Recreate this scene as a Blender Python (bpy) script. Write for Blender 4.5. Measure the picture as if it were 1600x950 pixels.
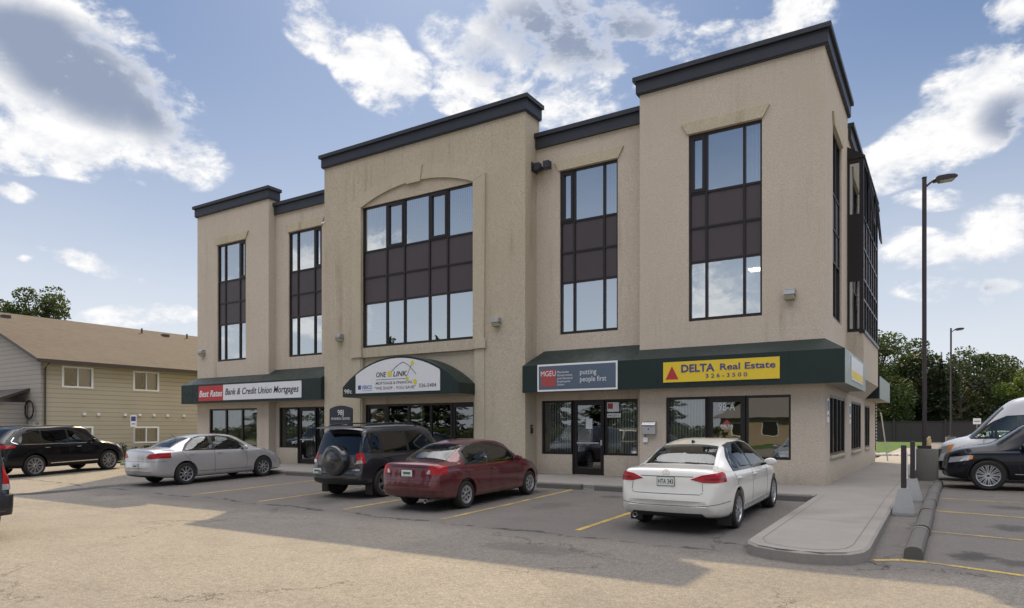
import bpy, bmesh, math, random
from math import sin, cos, pi, radians, atan2, sqrt
from mathutils import Vector, Matrix
from mathutils.bvhtree import BVHTree
random.seed(7)
C = bpy.context.scene.collection
for o in list(bpy.data.objects): bpy.data.objects.remove(o)

# ------------------------------------------------------------ camera, sky, sun, exposure
YAW = radians(32.247)
cam = bpy.data.cameras.new('camera'); cam.sensor_width = 36; cam.lens = 24.16
cam.shift_y = 0.1219; cam.clip_start = .1; cam.clip_end = 3000
camo = bpy.data.objects.new('camera', cam); C.objects.link(camo)
camo.location = (0, 0, 1.45); camo.rotation_euler = (pi/2, 0, YAW)
bpy.context.scene.camera = camo
SUN = Vector((-8.67, 11.05, 12.35)).normalized()          # towards the sun
vs = bpy.context.scene.view_settings
vs.view_transform = 'Standard'; vs.look = 'None'; vs.gamma = 1; vs.use_curve_mapping = False
vs.exposure = 0.4
SKY_STRENGTH = 0.15
SKY_GAIN = (.58, .70, .90)
OVERHEAD_FILL = (15.6, 15.2, 15.4)

def nn(nt, typ, **kw):
    n = nt.nodes.new(typ)
    for k, v in kw.items():
        if hasattr(n, k): setattr(n, k, v)
    return n
def mth(nt, op, a, b=None, c=None, clamp=False):
    n = nt.nodes.new('ShaderNodeMath'); n.operation = op; n.use_clamp = clamp
    for i, v in enumerate((a, b, c)):
        if v is None: continue
        if isinstance(v, (int, float)): n.inputs[i].default_value = v
        else: nt.links.new(v, n.inputs[i])
    return n.outputs[0]
def vmth(nt, op, a, b=None):
    n = nt.nodes.new('ShaderNodeVectorMath'); n.operation = op
    for i, v in enumerate((a, b)):
        if v is None: continue
        if isinstance(v, (tuple, list)): n.inputs[i].default_value = v
        else: nt.links.new(v, n.inputs[i])
    return n.outputs[0]
def noise(nt, vec, scale, detail=4, rough=.5, dist=0, out=0):
    n = nt.nodes.new('ShaderNodeTexNoise'); n.inputs['Scale'].default_value = scale
    n.inputs['Detail'].default_value = detail; n.inputs['Roughness'].default_value = rough
    n.inputs['Distortion'].default_value = dist
    if vec is not None: nt.links.new(vec, n.inputs['Vector'])
    return n.outputs[out]
def maprange(nt, v, a, b, c=0, d=1, smooth=False):
    n = nt.nodes.new('ShaderNodeMapRange'); nt.links.new(v, n.inputs[0])
    if smooth: n.interpolation_type = 'SMOOTHSTEP'
    for i, x in enumerate((a, b, c, d)): n.inputs[i+1].default_value = x
    return n.outputs[0]
def mixc(nt, f, a, b, typ='MIX'):
    n = nt.nodes.new('ShaderNodeMixRGB'); n.blend_type = typ
    for i, v in enumerate((f, a, b)):
        if isinstance(v, (int, float)): n.inputs[i].default_value = v
        elif isinstance(v, (tuple, list)): n.inputs[i].default_value = (*v[:3], 1)
        else: nt.links.new(v, n.inputs[i])
    return n.outputs[0]

def build_world():
    w = bpy.data.worlds.new('World'); bpy.context.scene.world = w; w.use_nodes = True
    nt = w.node_tree; nt.nodes.clear(); L = nt.links.new
    out = nn(nt, 'ShaderNodeOutputWorld'); bg = nn(nt, 'ShaderNodeBackground')
    bg.inputs[1].default_value = SKY_STRENGTH
    sky = nn(nt, 'ShaderNodeTexSky'); sky.sky_type = 'NISHITA'; sky.sun_disc = False
    sky.sun_elevation = math.asin(SUN.z); sky.sun_rotation = atan2(SUN.x, SUN.y)
    sky.air_density = 1.0; sky.dust_density = .7; sky.ozone_density = 2.0; sky.altitude = 200
    tc = nn(nt, 'ShaderNodeTexCoord'); d = tc.outputs['Generated']
    sp = nn(nt, 'ShaderNodeSeparateXYZ'); L(d, sp.inputs[0])
    az = mth(nt, 'ARCTAN2', sp.outputs[0], sp.outputs[1])
    el = mth(nt, 'ARCSINE', sp.outputs[2])
    # clouds as (azimuth, elevation, half sizes, tilt, weight) in radians
    cv = nn(nt, 'ShaderNodeCombineXYZ'); L(az, cv.inputs[0]); L(el, cv.inputs[1])
    def ell(a, e, ra, re, t, wt):
        mp = nn(nt, 'ShaderNodeMapping'); mp.vector_type = 'TEXTURE'; mp.inputs['Location'].default_value = (a, e, 0)
        mp.inputs['Rotation'].default_value = (0, 0, t); mp.inputs['Scale'].default_value = (ra*1.16, re*1.2, 1); L(cv.outputs[0], mp.inputs[0])
        g = nn(nt, 'ShaderNodeTexGradient'); g.gradient_type = 'SPHERICAL'; L(mp.outputs[0], g.inputs[0])
        return mth(nt, 'MULTIPLY', g.outputs['Fac'], wt) if wt < .99 else g.outputs['Fac']
    cl = [  # az, el, raz, rel, tilt, weight
        (-1.1661, 0.4500, 0.1112, 0.0505, -0.0158, 1.00),
        (-1.0864, 0.4107, 0.1170, 0.0635, -0.3183, 1.00),
        (-1.1404, 0.3411, 0.1312, 0.0398, -0.0405, 1.00),
        (-1.0361, 0.3606, 0.0835, 0.0467, -0.2962, 1.00),
        (-1.1909, 0.3734, 0.0791, 0.0601, 0.2277, 0.90),
        (-1.1940, 0.2734, 0.0299, 0.0109, -0.2281, 0.70),
        (-1.1105, 0.2023, 0.0549, 0.0125, -0.2459, 0.75),
        (-1.1799, 0.1993, 0.0101, 0.0051, 0.1358, 0.70),
        (-1.1909, 0.3133, 0.0370, 0.0211, 0.0103, 0.80),
        (-0.8438, 0.5200, 0.0520, 0.0370, -0.5968, 0.85),
        (-0.7649, 0.4830, 0.0757, 0.0465, -0.6404, 0.95),
        (-0.7153, 0.4612, 0.0309, 0.0401, -0.9382, 0.60),
        (-0.5070, 0.5159, 0.1732, 0.0693, -0.0611, 1.00),
        (-0.5442, 0.4508, 0.1293, 0.0347, -0.1748, 0.90),
        (-0.6372, 0.4460, 0.0464, 0.0191, 0.0199, 0.70),
        (-0.3968, 0.5245, 0.1251, 0.0421, -0.2320, 0.90),
        (-0.2478, 0.4986, 0.0927, 0.0336, 0.1371, 0.90),
        (-0.1780, 0.5112, 0.0556, 0.0300, -0.1834, 0.75),
        (0.0436, 0.3918, 0.0651, 0.0412, -0.0729, 0.95),
        (0.0049, 0.3465, 0.0778, 0.0369, 0.1635, 0.95),
        (-0.0533, 0.3253, 0.0717, 0.0292, 0.1910, 0.80),
        (0.0684, 0.4545, 0.0309, 0.0277, -0.2872, 0.80),
        (-0.0152, 0.2773, 0.0403, 0.0125, -0.1645, 0.70),
        (0.0623, 0.2335, 0.0479, 0.0324, -0.1665, 0.85),
        (-0.0393, 0.2259, 0.0545, 0.0215, -0.1313, 0.80),
        (0.0148, 0.2076, 0.0811, 0.0240, -0.1388, 0.80),
        (0.0310, 0.1682, 0.0905, 0.0188, -0.1183, 0.60),
        (-1.0434, 0.1475, 0.0683, 0.0129, 0.0706, 0.60),
        (-1.0864, 0.1362, 0.0430, 0.0159, 0.0746, 0.40),
        (-2.8938, 0.2665, 0.1760, 0.0490, 0, 0.81),
        (-2.8938, 0.1424, 0.1600, 0.0700, 0, 0.81),
        (-2.6992, 0.1059, 0.1600, 0.0490, 0, 0.68),
        (-2.2223, 0.0973, 0.1600, 0.0420, 0, 0.59),
        (-2.4309, 0.2450, 0.1200, 0.0350, 0, 0.51),
        (-2.2892, 0.1864, 0.0960, 0.0700, 0, 0.59),
        (-2.3947, 0.2180, 0.0800, 0.0280, 0, 0.51),
        (2.60, 0.60, 0.35, 0.15, 0.1, .9),
        (-2.20, 0.90, 0.50, 0.20, 0.1, .9),
        (1.30, 0.80, 0.40, 0.20, 0.1, .9),
        (-1.90, 0.20, 0.30, 0.06, 0.1, .9),
    ]
    cores = [
        (-1.1273, 0.4150, 0.1267, 0.0543, -0.2488, 1.00),
        (-1.1661, 0.4375, 0.0905, 0.0338, -0.0199, 0.90),
        (-1.0580, 0.3888, 0.0764, 0.0384, -0.3709, 0.70),
        (-0.4700, 0.5217, 0.1539, 0.0501, -0.0735, 1.00),
        (-0.6000, 0.4949, 0.0558, 0.0367, 0.0039, 0.50),
        (0.0653, 0.3503, 0.0426, 0.0336, -0.2370, 0.70),
        (0.0405, 0.1671, 0.0724, 0.0149, -0.1184, 0.40),
        (0.0530, 0.4341, 0.0190, 0.0382, -0.2676, 0.30),
    ]
    m = None
    for c in cl:
        e = ell(*c); m = e if m is None else mth(nt, 'MAXIMUM', m, e)
    k = None
    for c in cores:
        e = ell(*c); k = e if k is None else mth(nt, 'MAXIMUM', k, e)
    m = mth(nt, 'SUBTRACT', 1.0, mth(nt, 'POWER', mth(nt, 'SUBTRACT', 1.0, m), 2.0)); k = mth(nt, 'SUBTRACT', 1.0, mth(nt, 'POWER', mth(nt, 'SUBTRACT', 1.0, k), 2.0))
    # noise over the direction, stretched a little sideways
    st = vmth(nt, 'MULTIPLY', d, (1, 1, 1.7))
    n1 = noise(nt, st, 7.0, 7, .62, .4)
    n2 = noise(nt, st, 3.2, 2, .5, .2)
    n3 = noise(nt, vmth(nt, 'ADD', st, (3, 1, 2)), 24, 4, .65, .2)
    dd = mth(nt, 'ADD', mth(nt, 'MULTIPLY', m, 1.15), mth(nt, 'MULTIPLY', mth(nt, 'SUBTRACT', n1, .5), 5.2))
    dd = mth(nt, 'ADD', dd, mth(nt, 'MULTIPLY', mth(nt, 'SUBTRACT', n3, .5), 2.0))
    gate = maprange(nt, m, .0, .22, 0, 1, True)
    den = mth(nt, 'MULTIPLY', maprange(nt, dd, .10, 1.15, 0, 1, True), gate)
    # a soft veil low in the sky
    veil = mth(nt, 'MULTIPLY', maprange(nt, el, -.05, .52, 1, 0, True), maprange(nt, n2, .25, .7, .8, 1))
    core = mth(nt, 'ADD', mth(nt, 'MULTIPLY', k, 1.35), mth(nt, 'MULTIPLY', mth(nt, 'SUBTRACT', n1, .5), 1.1))
    core = mth(nt, 'MULTIPLY', maprange(nt, core, .15, 1.25, 0, 1, True), maprange(nt, den, .4, 1, 0, 1))
    lit = mixc(nt, maprange(nt, mth(nt, 'ADD', mth(nt, 'MULTIPLY', n3, .5), mth(nt, 'MULTIPLY', n1, .5)), .40, .58, 0, 1), (3.7, 3.85, 4.2), (5.3, 5.25, 5.2))
    ccol = mixc(nt, core, lit, (1.55, 1.85, 2.5))
    g = nn(nt, 'ShaderNodeGamma'); g.inputs[1].default_value = .6; L(sky.outputs[0], g.inputs[0])
    skyc = mixc(nt, 1.0, g.outputs[0], SKY_GAIN, 'MULTIPLY')
    base = mixc(nt, veil, skyc, (4.4, 4.55, 4.75))
    allc = mixc(nt, den, base, ccol)
    # bright broken cloud added overhead, out of view, to fill the shade
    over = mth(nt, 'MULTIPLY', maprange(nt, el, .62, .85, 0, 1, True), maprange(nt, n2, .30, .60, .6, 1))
    allc = mixc(nt, over, allc, OVERHEAD_FILL)
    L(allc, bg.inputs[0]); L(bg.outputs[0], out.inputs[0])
build_world()

sl = bpy.data.lights.new('sun', 'SUN'); sl.energy = 4.5; sl.angle = radians(.4); sl.color = (1, .79, .46)
so = bpy.data.objects.new('sun', sl); C.objects.link(so)
so.rotation_euler = SUN.to_track_quat('Z', 'Y').to_euler()
bpy.context.scene.render.engine = 'CYCLES'
bpy.context.scene.cycles.max_bounces = 5
bpy.context.scene.cycles.diffuse_bounces = 3
bpy.context.scene.cycles.glossy_bounces = 3
bpy.context.scene.world.cycles.sampling_method = 'MANUAL'; bpy.context.scene.world.cycles.sample_map_resolution = 512
bpy.context.scene.cycles.transparent_max_bounces = 12

# ------------------------------------------------------------ materials
def mat(name, col, rough=.6, metal=0, spec=.5, coat=0, coat_rough=.05, emit=None, es=1):
    m = bpy.data.materials.new(name); m.use_nodes = True
    b = m.node_tree.nodes['Principled BSDF']
    b.inputs['Base Color'].default_value = (*col, 1); b.inputs['Roughness'].default_value = rough
    b.inputs['Metallic'].default_value = metal; b.inputs['Specular IOR Level'].default_value = spec
    b.inputs['Coat Weight'].default_value = coat; b.inputs['Coat Roughness'].default_value = coat_rough
    if emit: b.inputs['Emission Color'].default_value = (*emit, 1); b.inputs['Emission Strength'].default_value = es
    return m
def P(m): return m.node_tree, m.node_tree.nodes['Principled BSDF']
def objco(nt):
    return nn(nt, 'ShaderNodeTexCoord').outputs['Object']
def bump(nt, b, h, strength, dist=.01):
    n = nn(nt, 'ShaderNodeBump'); n.inputs['Strength'].default_value = strength
    n.inputs['Distance'].default_value = dist; nt.links.new(h, n.inputs['Height'])
    nt.links.new(n.outputs[0], b.inputs['Normal'])
def vary(m, amount=.15, scale=3, b=None, bs=40, bst=.15, bd=.005):
    """mild colour and roughness variation so nothing is perfectly flat"""
    nt, p = P(m); co = objco(nt); c = p.inputs['Base Color'].default_value[:3]
    f = noise(nt, co, scale, 6, .6)
    nt.links.new(mixc(nt, f, tuple(x*(1-amount) for x in c), tuple(min(1, x*(1+amount)) for x in c)), p.inputs['Base Color'])
    r = p.inputs['Roughness'].default_value
    nt.links.new(maprange(nt, noise(nt, co, scale*3, 4), .3, .7, max(.02, r-.08), min(1, r+.08)), p.inputs['Roughness'])
    if bst: bump(nt, p, noise(nt, co, bs, 5, .6), bst, bd)
    return m

def stucco(name, c1, c2, stain=.5):
    m = mat(name, c1, .93, spec=.2); nt, p = P(m); co = objco(nt)
    peb = noise(nt, co, 26, 3, .7); peb2 = noise(nt, co, 75, 2, .6)
    f = mth(nt, 'ADD', mth(nt, 'MULTIPLY', peb, .6), mth(nt, 'MULTIPLY', peb2, .4))
    mid = noise(nt, co, 7, 4, .7)
    col = mixc(nt, maprange(nt, mth(nt, 'ADD', mth(nt, 'MULTIPLY', f, .87), mth(nt, 'MULTIPLY', mid, .13)), .40, .60), tuple(x*.74 for x in c1), tuple(x*1.18 for x in c1))
    big = noise(nt, co, .35, 5, .6)
    col = mixc(nt, maprange(nt, big, .35, .7, 0, .75), col, c2)
    # rain streaks: noise stretched downwards
    stv = vmth(nt, 'MULTIPLY', co, (2.6, 2.6, .16))
    s = noise(nt, stv, 1.0, 6, .65); s2 = noise(nt, co, .5, 3)
    k = mth(nt, 'MULTIPLY', maprange(nt, s, .50, .74, 0, stain, True), maprange(nt, s2, .4, .65))
    col = mixc(nt, k, col, tuple(x*q for x, q in zip(c1, (.52, .50, .42))))
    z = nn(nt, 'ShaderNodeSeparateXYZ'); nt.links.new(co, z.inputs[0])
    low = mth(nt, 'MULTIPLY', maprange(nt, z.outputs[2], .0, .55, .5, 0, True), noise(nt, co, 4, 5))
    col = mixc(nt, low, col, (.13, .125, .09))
    # run-off stains below the upper windows and below the parapet flashing
    fs = noise(nt, vmth(nt, 'MULTIPLY', co, (7, 7, .25)), 1.0, 4, .6)
    zz = mth(nt, 'ADD', z.outputs[2], 0)
    under = mth(nt, 'MAXIMUM', mth(nt, 'MULTIPLY', maprange(nt, zz, 3.75, 4.45, 0, 1, True), maprange(nt, zz, 4.46, 4.52, 1, 0)), mth(nt, 'MULTIPLY', maprange(nt, zz, 9.9, 11.2, 0, .8, True), 1))
    col = mixc(nt, mth(nt, 'MULTIPLY', under, maprange(nt, fs, .50, .74, 0, .24, True)), col, tuple(x*q for x, q in zip(c1, (.50, .47, .40))))
    nt.links.new(col, p.inputs['Base Color'])
    bump(nt, p, f, .55, .018)
    return m
M = {}
M['stucco'] = stucco('stucco_pink_beige', (.55, .475, .39), (.485, .415, .33))
M['stucco_c'] = stucco('stucco_olive_beige', (.49, .425, .33), (.42, .365, .27), .75)
M['stucco_trim'] = stucco('stucco_trim', (.52, .455, .345), (.43, .375, .26), .9)
M['stucco_m'] = stucco('stucco_moulding', (.50, .44, .335), (.45, .39, .29), .8)
M['band'] = vary(mat('dark_metal_flashing', (.032, .034, .042), .42, .2), .15, 2, bst=.05)
M['spandrel'] = vary(mat('brown_spandrel', (.056, .042, .045), .4), .12, 2, bst=.03)
M['frame'] = vary(mat('dark_bronze_frame', (.020, .015, .015), .38, .3), .1, 3, bst=.02)
M['alu'] = vary(mat('brushed_aluminium', (.55, .55, .56), .35, .9), .08, 4, bst=.03)
M['awning'] = vary(mat('green_vinyl', (.008, .019, .017), .45, spec=.4), .25, 1.5, bs=3, bst=.15, bd=.02)
M['soffit'] = vary(mat('awning_soffit', (.35, .33, .29), .8), .1)
M['white'] = vary(mat('white_paint', (.78, .78, .78), .45), .05, 3, bst=.02)
M['black'] = mat('black_plastic', (.012, .012, .013), .45)
M['rubber'] = vary(mat('tyre_rubber', (.018, .018, .018), .85), .3, 12, bst=.1)
M['interior'] = vary(mat('interior_wall', (.30, .28, .25), .9), .1)
M['blind'] = vary(mat('vertical_blind', (.78, .78, .74), .8), .06, 2, bst=0)
M['concrete'] = mat('concrete', (.36, .335, .29), .92, spec=.2)
M['rim'] = vary(mat('alloy_rim', (.5, .5, .52), .3, .85), .15, 20, bst=0)
M['rim_dark'] = mat('rim_back', (.02, .02, .02), .6)
M['chrome'] = mat('chrome', (.75, .75, .77), .12, 1)
M['trim'] = mat('car_black_trim', (.014, .014, .015), .35)
M['glass'] = mat('car_glass', (.012, .015, .015), .03, spec=.75, coat=.3, coat_rough=.02)
M['red_lens'] = mat('red_lens', (.30, .006, .008), .2, spec=.4, coat=.15)
M['red_dark'] = mat('dark_red_lens', (.13, .004, .006), .2, spec=.4, coat=.2)
M['clear_lens'] = mat('clear_lens', (.55, .55, .56), .08, .5, coat=1)
M['amber'] = mat('amber_lens', (.75, .22, .02), .15, coat=1)
M['plate'] = mat('plate_white', (.62, .66, .60), .5)
M['plate_green'] = mat('plate_green', (.10, .24, .12), .5)
M['plate_frame'] = mat('plate_frame', (.12, .13, .12), .5)
M['ink'] = mat('black_ink', (.012, .012, .014), .5)
M['ink_g'] = mat('grey_ink', (.10, .10, .11), .5)
M['sign_white'] = vary(mat('sign_white', (.66, .66, .68), .4), .04, 2, bst=.02)
M['sign_red'] = vary(mat('sign_red', (.42, .03, .035), .45), .08, 2, bst=.02)
M['sign_brick'] = vary(mat('sign_brick_red', (.36, .06, .055), .45), .08, 2, bst=.02)
M['sign_slate'] = vary(mat('sign_slate', (.085, .115, .16), .45), .08, 2, bst=.02)
M['sign_yellow'] = vary(mat('sign_yellow', (.72, .52, .03), .4), .06, 2, bst=.02)
M['dot_yellow'] = mat('dot_yellow', (.62, .54, .03), .45)
M['sign_blue'] = mat('sign_blue', (.05, .05, .20), .45)
M['sky_blue'] = mat('sign_sky_blue', (.03, .14, .36), .45)
M['ltext'] = mat('light_lettering', (.72, .72, .72), .5)
M['navy_plaque'] = vary(mat('navy_plaque', (.022, .026, .038), .45), .1)
M['galv'] = vary(mat('galvanised_steel', (.40, .40, .40), .4, .7), .15, 10)
M['lens'] = vary(mat('lamp_lens', (.34, .32, .22), .3), .1)
M['pole'] = vary(mat('pole_brown', (.035, .024, .026), .4), .1, 2, bst=.03)
M['rubber_block'] = mat('block', (.085, .08, .078), .9)

def concrete(m, c, joint=None):
    nt, p = P(m); co = objco(nt)
    f = noise(nt, co, 60, 4, .7); g = noise(nt, co, 1.1, 6, .6)
    col = mixc(nt, maprange(nt, f, .3, .7), tuple(x*.85 for x in c), tuple(x*1.1 for x in c))
    col = mixc(nt, maprange(nt, g, .35, .75, 0, .55), col, tuple(x*.72 for x in c))
    gr = noise(nt, vmth(nt, 'MULTIPLY', co, (.8, 9, 1)), 3, 4, .6)
    col = mixc(nt, maprange(nt, gr, .5, .75, 0, .25), col, tuple(x*.6 for x in c))
    nt.links.new(col, p.inputs['Base Color']); bump(nt, p, mth(nt, 'ADD', f, g), .25, .006)
concrete(M['concrete'], (.25, .233, .212)); concrete(M['rubber_block'], (.10, .092, .085))
M['concrete_grey'] = mat('concrete_grey', (.3, .3, .3), .9, spec=.2); concrete(M['concrete_grey'], (.34, .34, .335))
M['concrete_dark'] = mat('concrete_dark', (.14, .13, .12), .9, spec=.2); concrete(M['concrete_dark'], (.15, .14, .13))

def asphalt():
    m = mat('asphalt', (.17, .155, .135), .9, spec=.25); nt, p = P(m); co = objco(nt)
    fine = noise(nt, co, 80, 3, .75); mid = noise(nt, co, 13, 5, .7); big = noise(nt, co, .22, 6, .6); b2 = noise(nt, co, 1.3, 5, .6)
    vo = nn(nt, 'ShaderNodeTexVoronoi'); vo.inputs['Scale'].default_value = 80; nt.links.new(co, vo.inputs['Vector'])
    a = mth(nt, 'ADD', mth(nt, 'MULTIPLY', fine, .55), mth(nt, 'MULTIPLY', mid, .45))
    col = mixc(nt, maprange(nt, a, .36, .64), (.100, .090, .082), (.226, .202, .172))
    peb = nn(nt, 'ShaderNodeSeparateColor'); nt.links.new(vo.outputs['Color'], peb.inputs[0])
    col = mixc(nt, maprange(nt, peb.outputs[0], .80, .95, 0, .55), col, (.36, .33, .27))
    col = mixc(nt, maprange(nt, peb.outputs[1], .86, .97, 0, .5), col, (.05, .045, .04))
    col = mixc(nt, maprange(nt, big, .42, .66, 0, .30), col, (.125, .115, .105))
    col = mixc(nt, maprange(nt, b2, .5, .8, 0, .25), col, (.095, .088, .08))
    # older paving with some tar in the stalls; extra darkening paints in building shade
    sp = nn(nt, 'ShaderNodeSeparateXYZ'); nt.links.new(co, sp.inputs[0])
    wob = mth(nt, 'MULTIPLY', mth(nt, 'SUBTRACT', noise(nt, co, .7, 5), .5), 1.2)
    yy = mth(nt, 'ADD', sp.outputs[1], wob)
    st = maprange(nt, yy, 9.4, 10.2, 0, .6, True)
    st = mth(nt, 'MULTIPLY', st, maprange(nt, sp.outputs[0], -22, -20.8, 0, 1))
    col = mixc(nt, st, col, (.095, .089, .087))
    # oil drips and the two black stains in the right-hand lot
    def blot(x, y, rx, ry, w):
        u = mth(nt, 'MULTIPLY', mth(nt, 'SUBTRACT', sp.outputs[0], x), 1/rx); v = mth(nt, 'MULTIPLY', mth(nt, 'SUBTRACT', sp.outputs[1], y), 1/ry)
        r = mth(nt, 'ADD', mth(nt, 'MULTIPLY', u, u), mth(nt, 'MULTIPLY', v, v))
        r = mth(nt, 'ADD', r, mth(nt, 'MULTIPLY', mth(nt, 'SUBTRACT', noise(nt, co, 5, 5, .7), .5), 2.2))
        return maprange(nt, r, .1, 1.0, w, 0, True)
    for x, y, rx, ry, w in ((.32, 11.1, .35, .45, .75), (.75, 10.85, .3, .28, .6), (.9, 13.9, .35, .5, .6), (-9.4, 14.8, .5, .35, .45), (-6.6, 14.9, .4, .3, .5),
                            (-12.3, 11.2, .5, .6, .35), (-5.2, 8.8, 1.2, .5, .35), (-3.9, 15.0, .5, .4, .6), (1.1, 16.8, .5, .5, .5), (-7.2, 12.9, .5, .8, .3)):
        col = mixc(nt, blot(x, y, rx, ry, w), col, (.028, .026, .025))
    # cracks: edges of distorted, very large cells
    dist = noise(nt, co, 1.6, 7, .7, out=1)
    cv = vmth(nt, 'ADD', co, vmth(nt, 'MULTIPLY', vmth(nt, 'SUBTRACT', dist, (.5, .5, .5)), (1.7, 1.7, 0)))
    vc = nn(nt, 'ShaderNodeTexVoronoi'); vc.feature = 'DISTANCE_TO_EDGE'; vc.inputs['Scale'].default_value = .17; nt.links.new(cv, vc.inputs['Vector'])
    ck = mth(nt, 'MULTIPLY', maprange(nt, vc.outputs['Distance'], .0005, .0035, 1, 0), maprange(nt, noise(nt, co, .35, 3), .46, .54))
    # the long seam along the back of the stalls
    sw = mth(nt, 'MULTIPLY', mth(nt, 'SUBTRACT', noise(nt, co, .5, 7, .7), .5), 1.1)
    seam = mth(nt, 'ABSOLUTE', mth(nt, 'SUBTRACT', mth(nt, 'ADD', sp.outputs[1], sw), mth(nt, 'ADD', 9.75, mth(nt, 'MULTIPLY', sp.outputs[0], -.045))))
    sk = mth(nt, 'MULTIPLY', maprange(nt, seam, .01, .09, .85, 0), maprange(nt, noise(nt, co, 2.5, 4), .42, .52))
    sk = mth(nt, 'MULTIPLY', sk, maprange(nt, sp.outputs[0], -3.2, -2.6, 1, 0))
    # patched strip and tyre-polished streaks across the drive
    strk = noise(nt, vmth(nt, 'MULTIPLY', co, (.35, 4.5, 1)), 1.6, 5, .65)
    col = mixc(nt, mth(nt, 'MULTIPLY', maprange(nt, strk, .52, .72, 0, .32), maprange(nt, noise(nt, co, .18, 2), .4, .6)), col, (.075, .07, .065))
    pv = nn(nt, 'ShaderNodeTexVoronoi'); pv.distance = 'CHEBYCHEV'; pv.inputs['Scale'].default_value = .22; nt.links.new(co, pv.inputs['Vector'])
    pc = nn(nt, 'ShaderNodeSeparateColor'); nt.links.new(pv.outputs['Color'], pc.inputs[0])
    col = mixc(nt, maprange(nt, pc.outputs[0], .74, .76, 0, .16), col, (.07, .066, .062))
    col = mixc(nt, mth(nt, 'MAXIMUM', ck, sk), col, (.022, .02, .018))
    nt.links.new(col, p.inputs['Base Color'])
    h = mth(nt, 'ADD', a, mth(nt, 'MULTIPLY', vo.outputs['Distance'], .5))
    bump(nt, p, h, .5, .012)
    nt.links.new(maprange(nt, b2, .3, .7, .82, .95), p.inputs['Roughness'])
    return m
M['asphalt'] = asphalt()
def line_paint():
    m = mat('yellow_line_paint', (.55, .36, .04), .8, spec=.25); nt, p = P(m); co = objco(nt)
    w = mth(nt, 'ADD', noise(nt, co, 40, 4, .75), mth(nt, 'MULTIPLY', noise(nt, co, 1.7, 5, .7), .8))
    col = mixc(nt, maprange(nt, w, .80, 1.02), (.44, .31, .06), (.14, .125, .10))
    nt.links.new(col, p.inputs['Base Color']); bump(nt, p, noise(nt, co, 55, 3, .75), .4, .01); return m
M['line'] = line_paint()
def grassm(name, a, b_, s=6):
    m = mat(name, a, .9, spec=.2); nt, p = P(m); co = objco(nt)
    f = mth(nt, 'ADD', mth(nt, 'MULTIPLY', noise(nt, co, s*6, 4, .8), .5), mth(nt, 'MULTIPLY', noise(nt, co, s*.15, 5), .5))
    nt.links.new(mixc(nt, maprange(nt, f, .38, .62), a, b_), p.inputs['Base Color']); bump(nt, p, noise(nt, co, s*8, 4, .8), .8, .04); return m
M['grass'] = grassm('lawn', (.03, .065, .012), (.06, .11, .022))
def leafm(name, a, b_, tr=.35):
    m = bpy.data.materials.new(name); m.use_nodes = True; nt = m.node_tree; nt.nodes.clear()
    out = nn(nt, 'ShaderNodeOutputMaterial'); d = nn(nt, 'ShaderNodeBsdfPrincipled'); t = nn(nt, 'ShaderNodeBsdfTranslucent'); mx = nn(nt, 'ShaderNodeMixShader')
    co = objco(nt); f = noise(nt, co, 1.3, 5, .7); g = noise(nt, co, 11, 3)
    col = mixc(nt, maprange(nt, mth(nt, 'ADD', mth(nt, 'MULTIPLY', f, .6), mth(nt, 'MULTIPLY', g, .4)), .38, .62), a, b_)
    nt.links.new(col, d.inputs['Base Color']); d.inputs['Roughness'].default_value = .6; d.inputs['Specular IOR Level'].default_value = .3
    nt.links.new(mixc(nt, .5, col, (.10, .14, .012)), t.inputs[0]); mx.inputs[0].default_value = tr
    nt.links.new(d.outputs[0], mx.inputs[1]); nt.links.new(t.outputs[0], mx.inputs[2]); nt.links.new(mx.outputs[0], out.inputs[0]); return m
M['leaf'] = leafm('leaves_mid', (.018, .034, .009), (.048, .074, .016), .25)
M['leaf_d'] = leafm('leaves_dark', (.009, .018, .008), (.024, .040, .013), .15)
M['leaf_l'] = leafm('leaves_light', (.05, .08, .018), (.10, .145, .03))
M['bark'] = vary(mat('bark', (.09, .07, .05), .95), .4, 6, bs=12, bst=.8, bd=.03)
def siding(name, c):
    m = mat(name, c, .55, spec=.35); nt, p = P(m); co = objco(nt)
    sp = nn(nt, 'ShaderNodeSeparateXYZ'); nt.links.new(co, sp.inputs[0])
    fr = mth(nt, 'FRACT', mth(nt, 'MULTIPLY', sp.outputs[2], 1/.23))
    line = maprange(nt, fr, .0, .22, .1, 1)
    n = noise(nt, co, .8, 5)
    col = mixc(nt, n, tuple(x*.9 for x in c), tuple(x*1.08 for x in c))
    # shade at each board's drip lip, painted in as a dark line
    col = mixc(nt, line, tuple(x*.45 for x in c), col)
    nt.links.new(col, p.inputs['Base Color']); bump(nt, p, fr, .5, .02); return m
M['siding'] = siding('beige_siding', (.46, .415, .325)); M['siding_g'] = siding('grey_siding', (.36, .33, .29))
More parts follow.
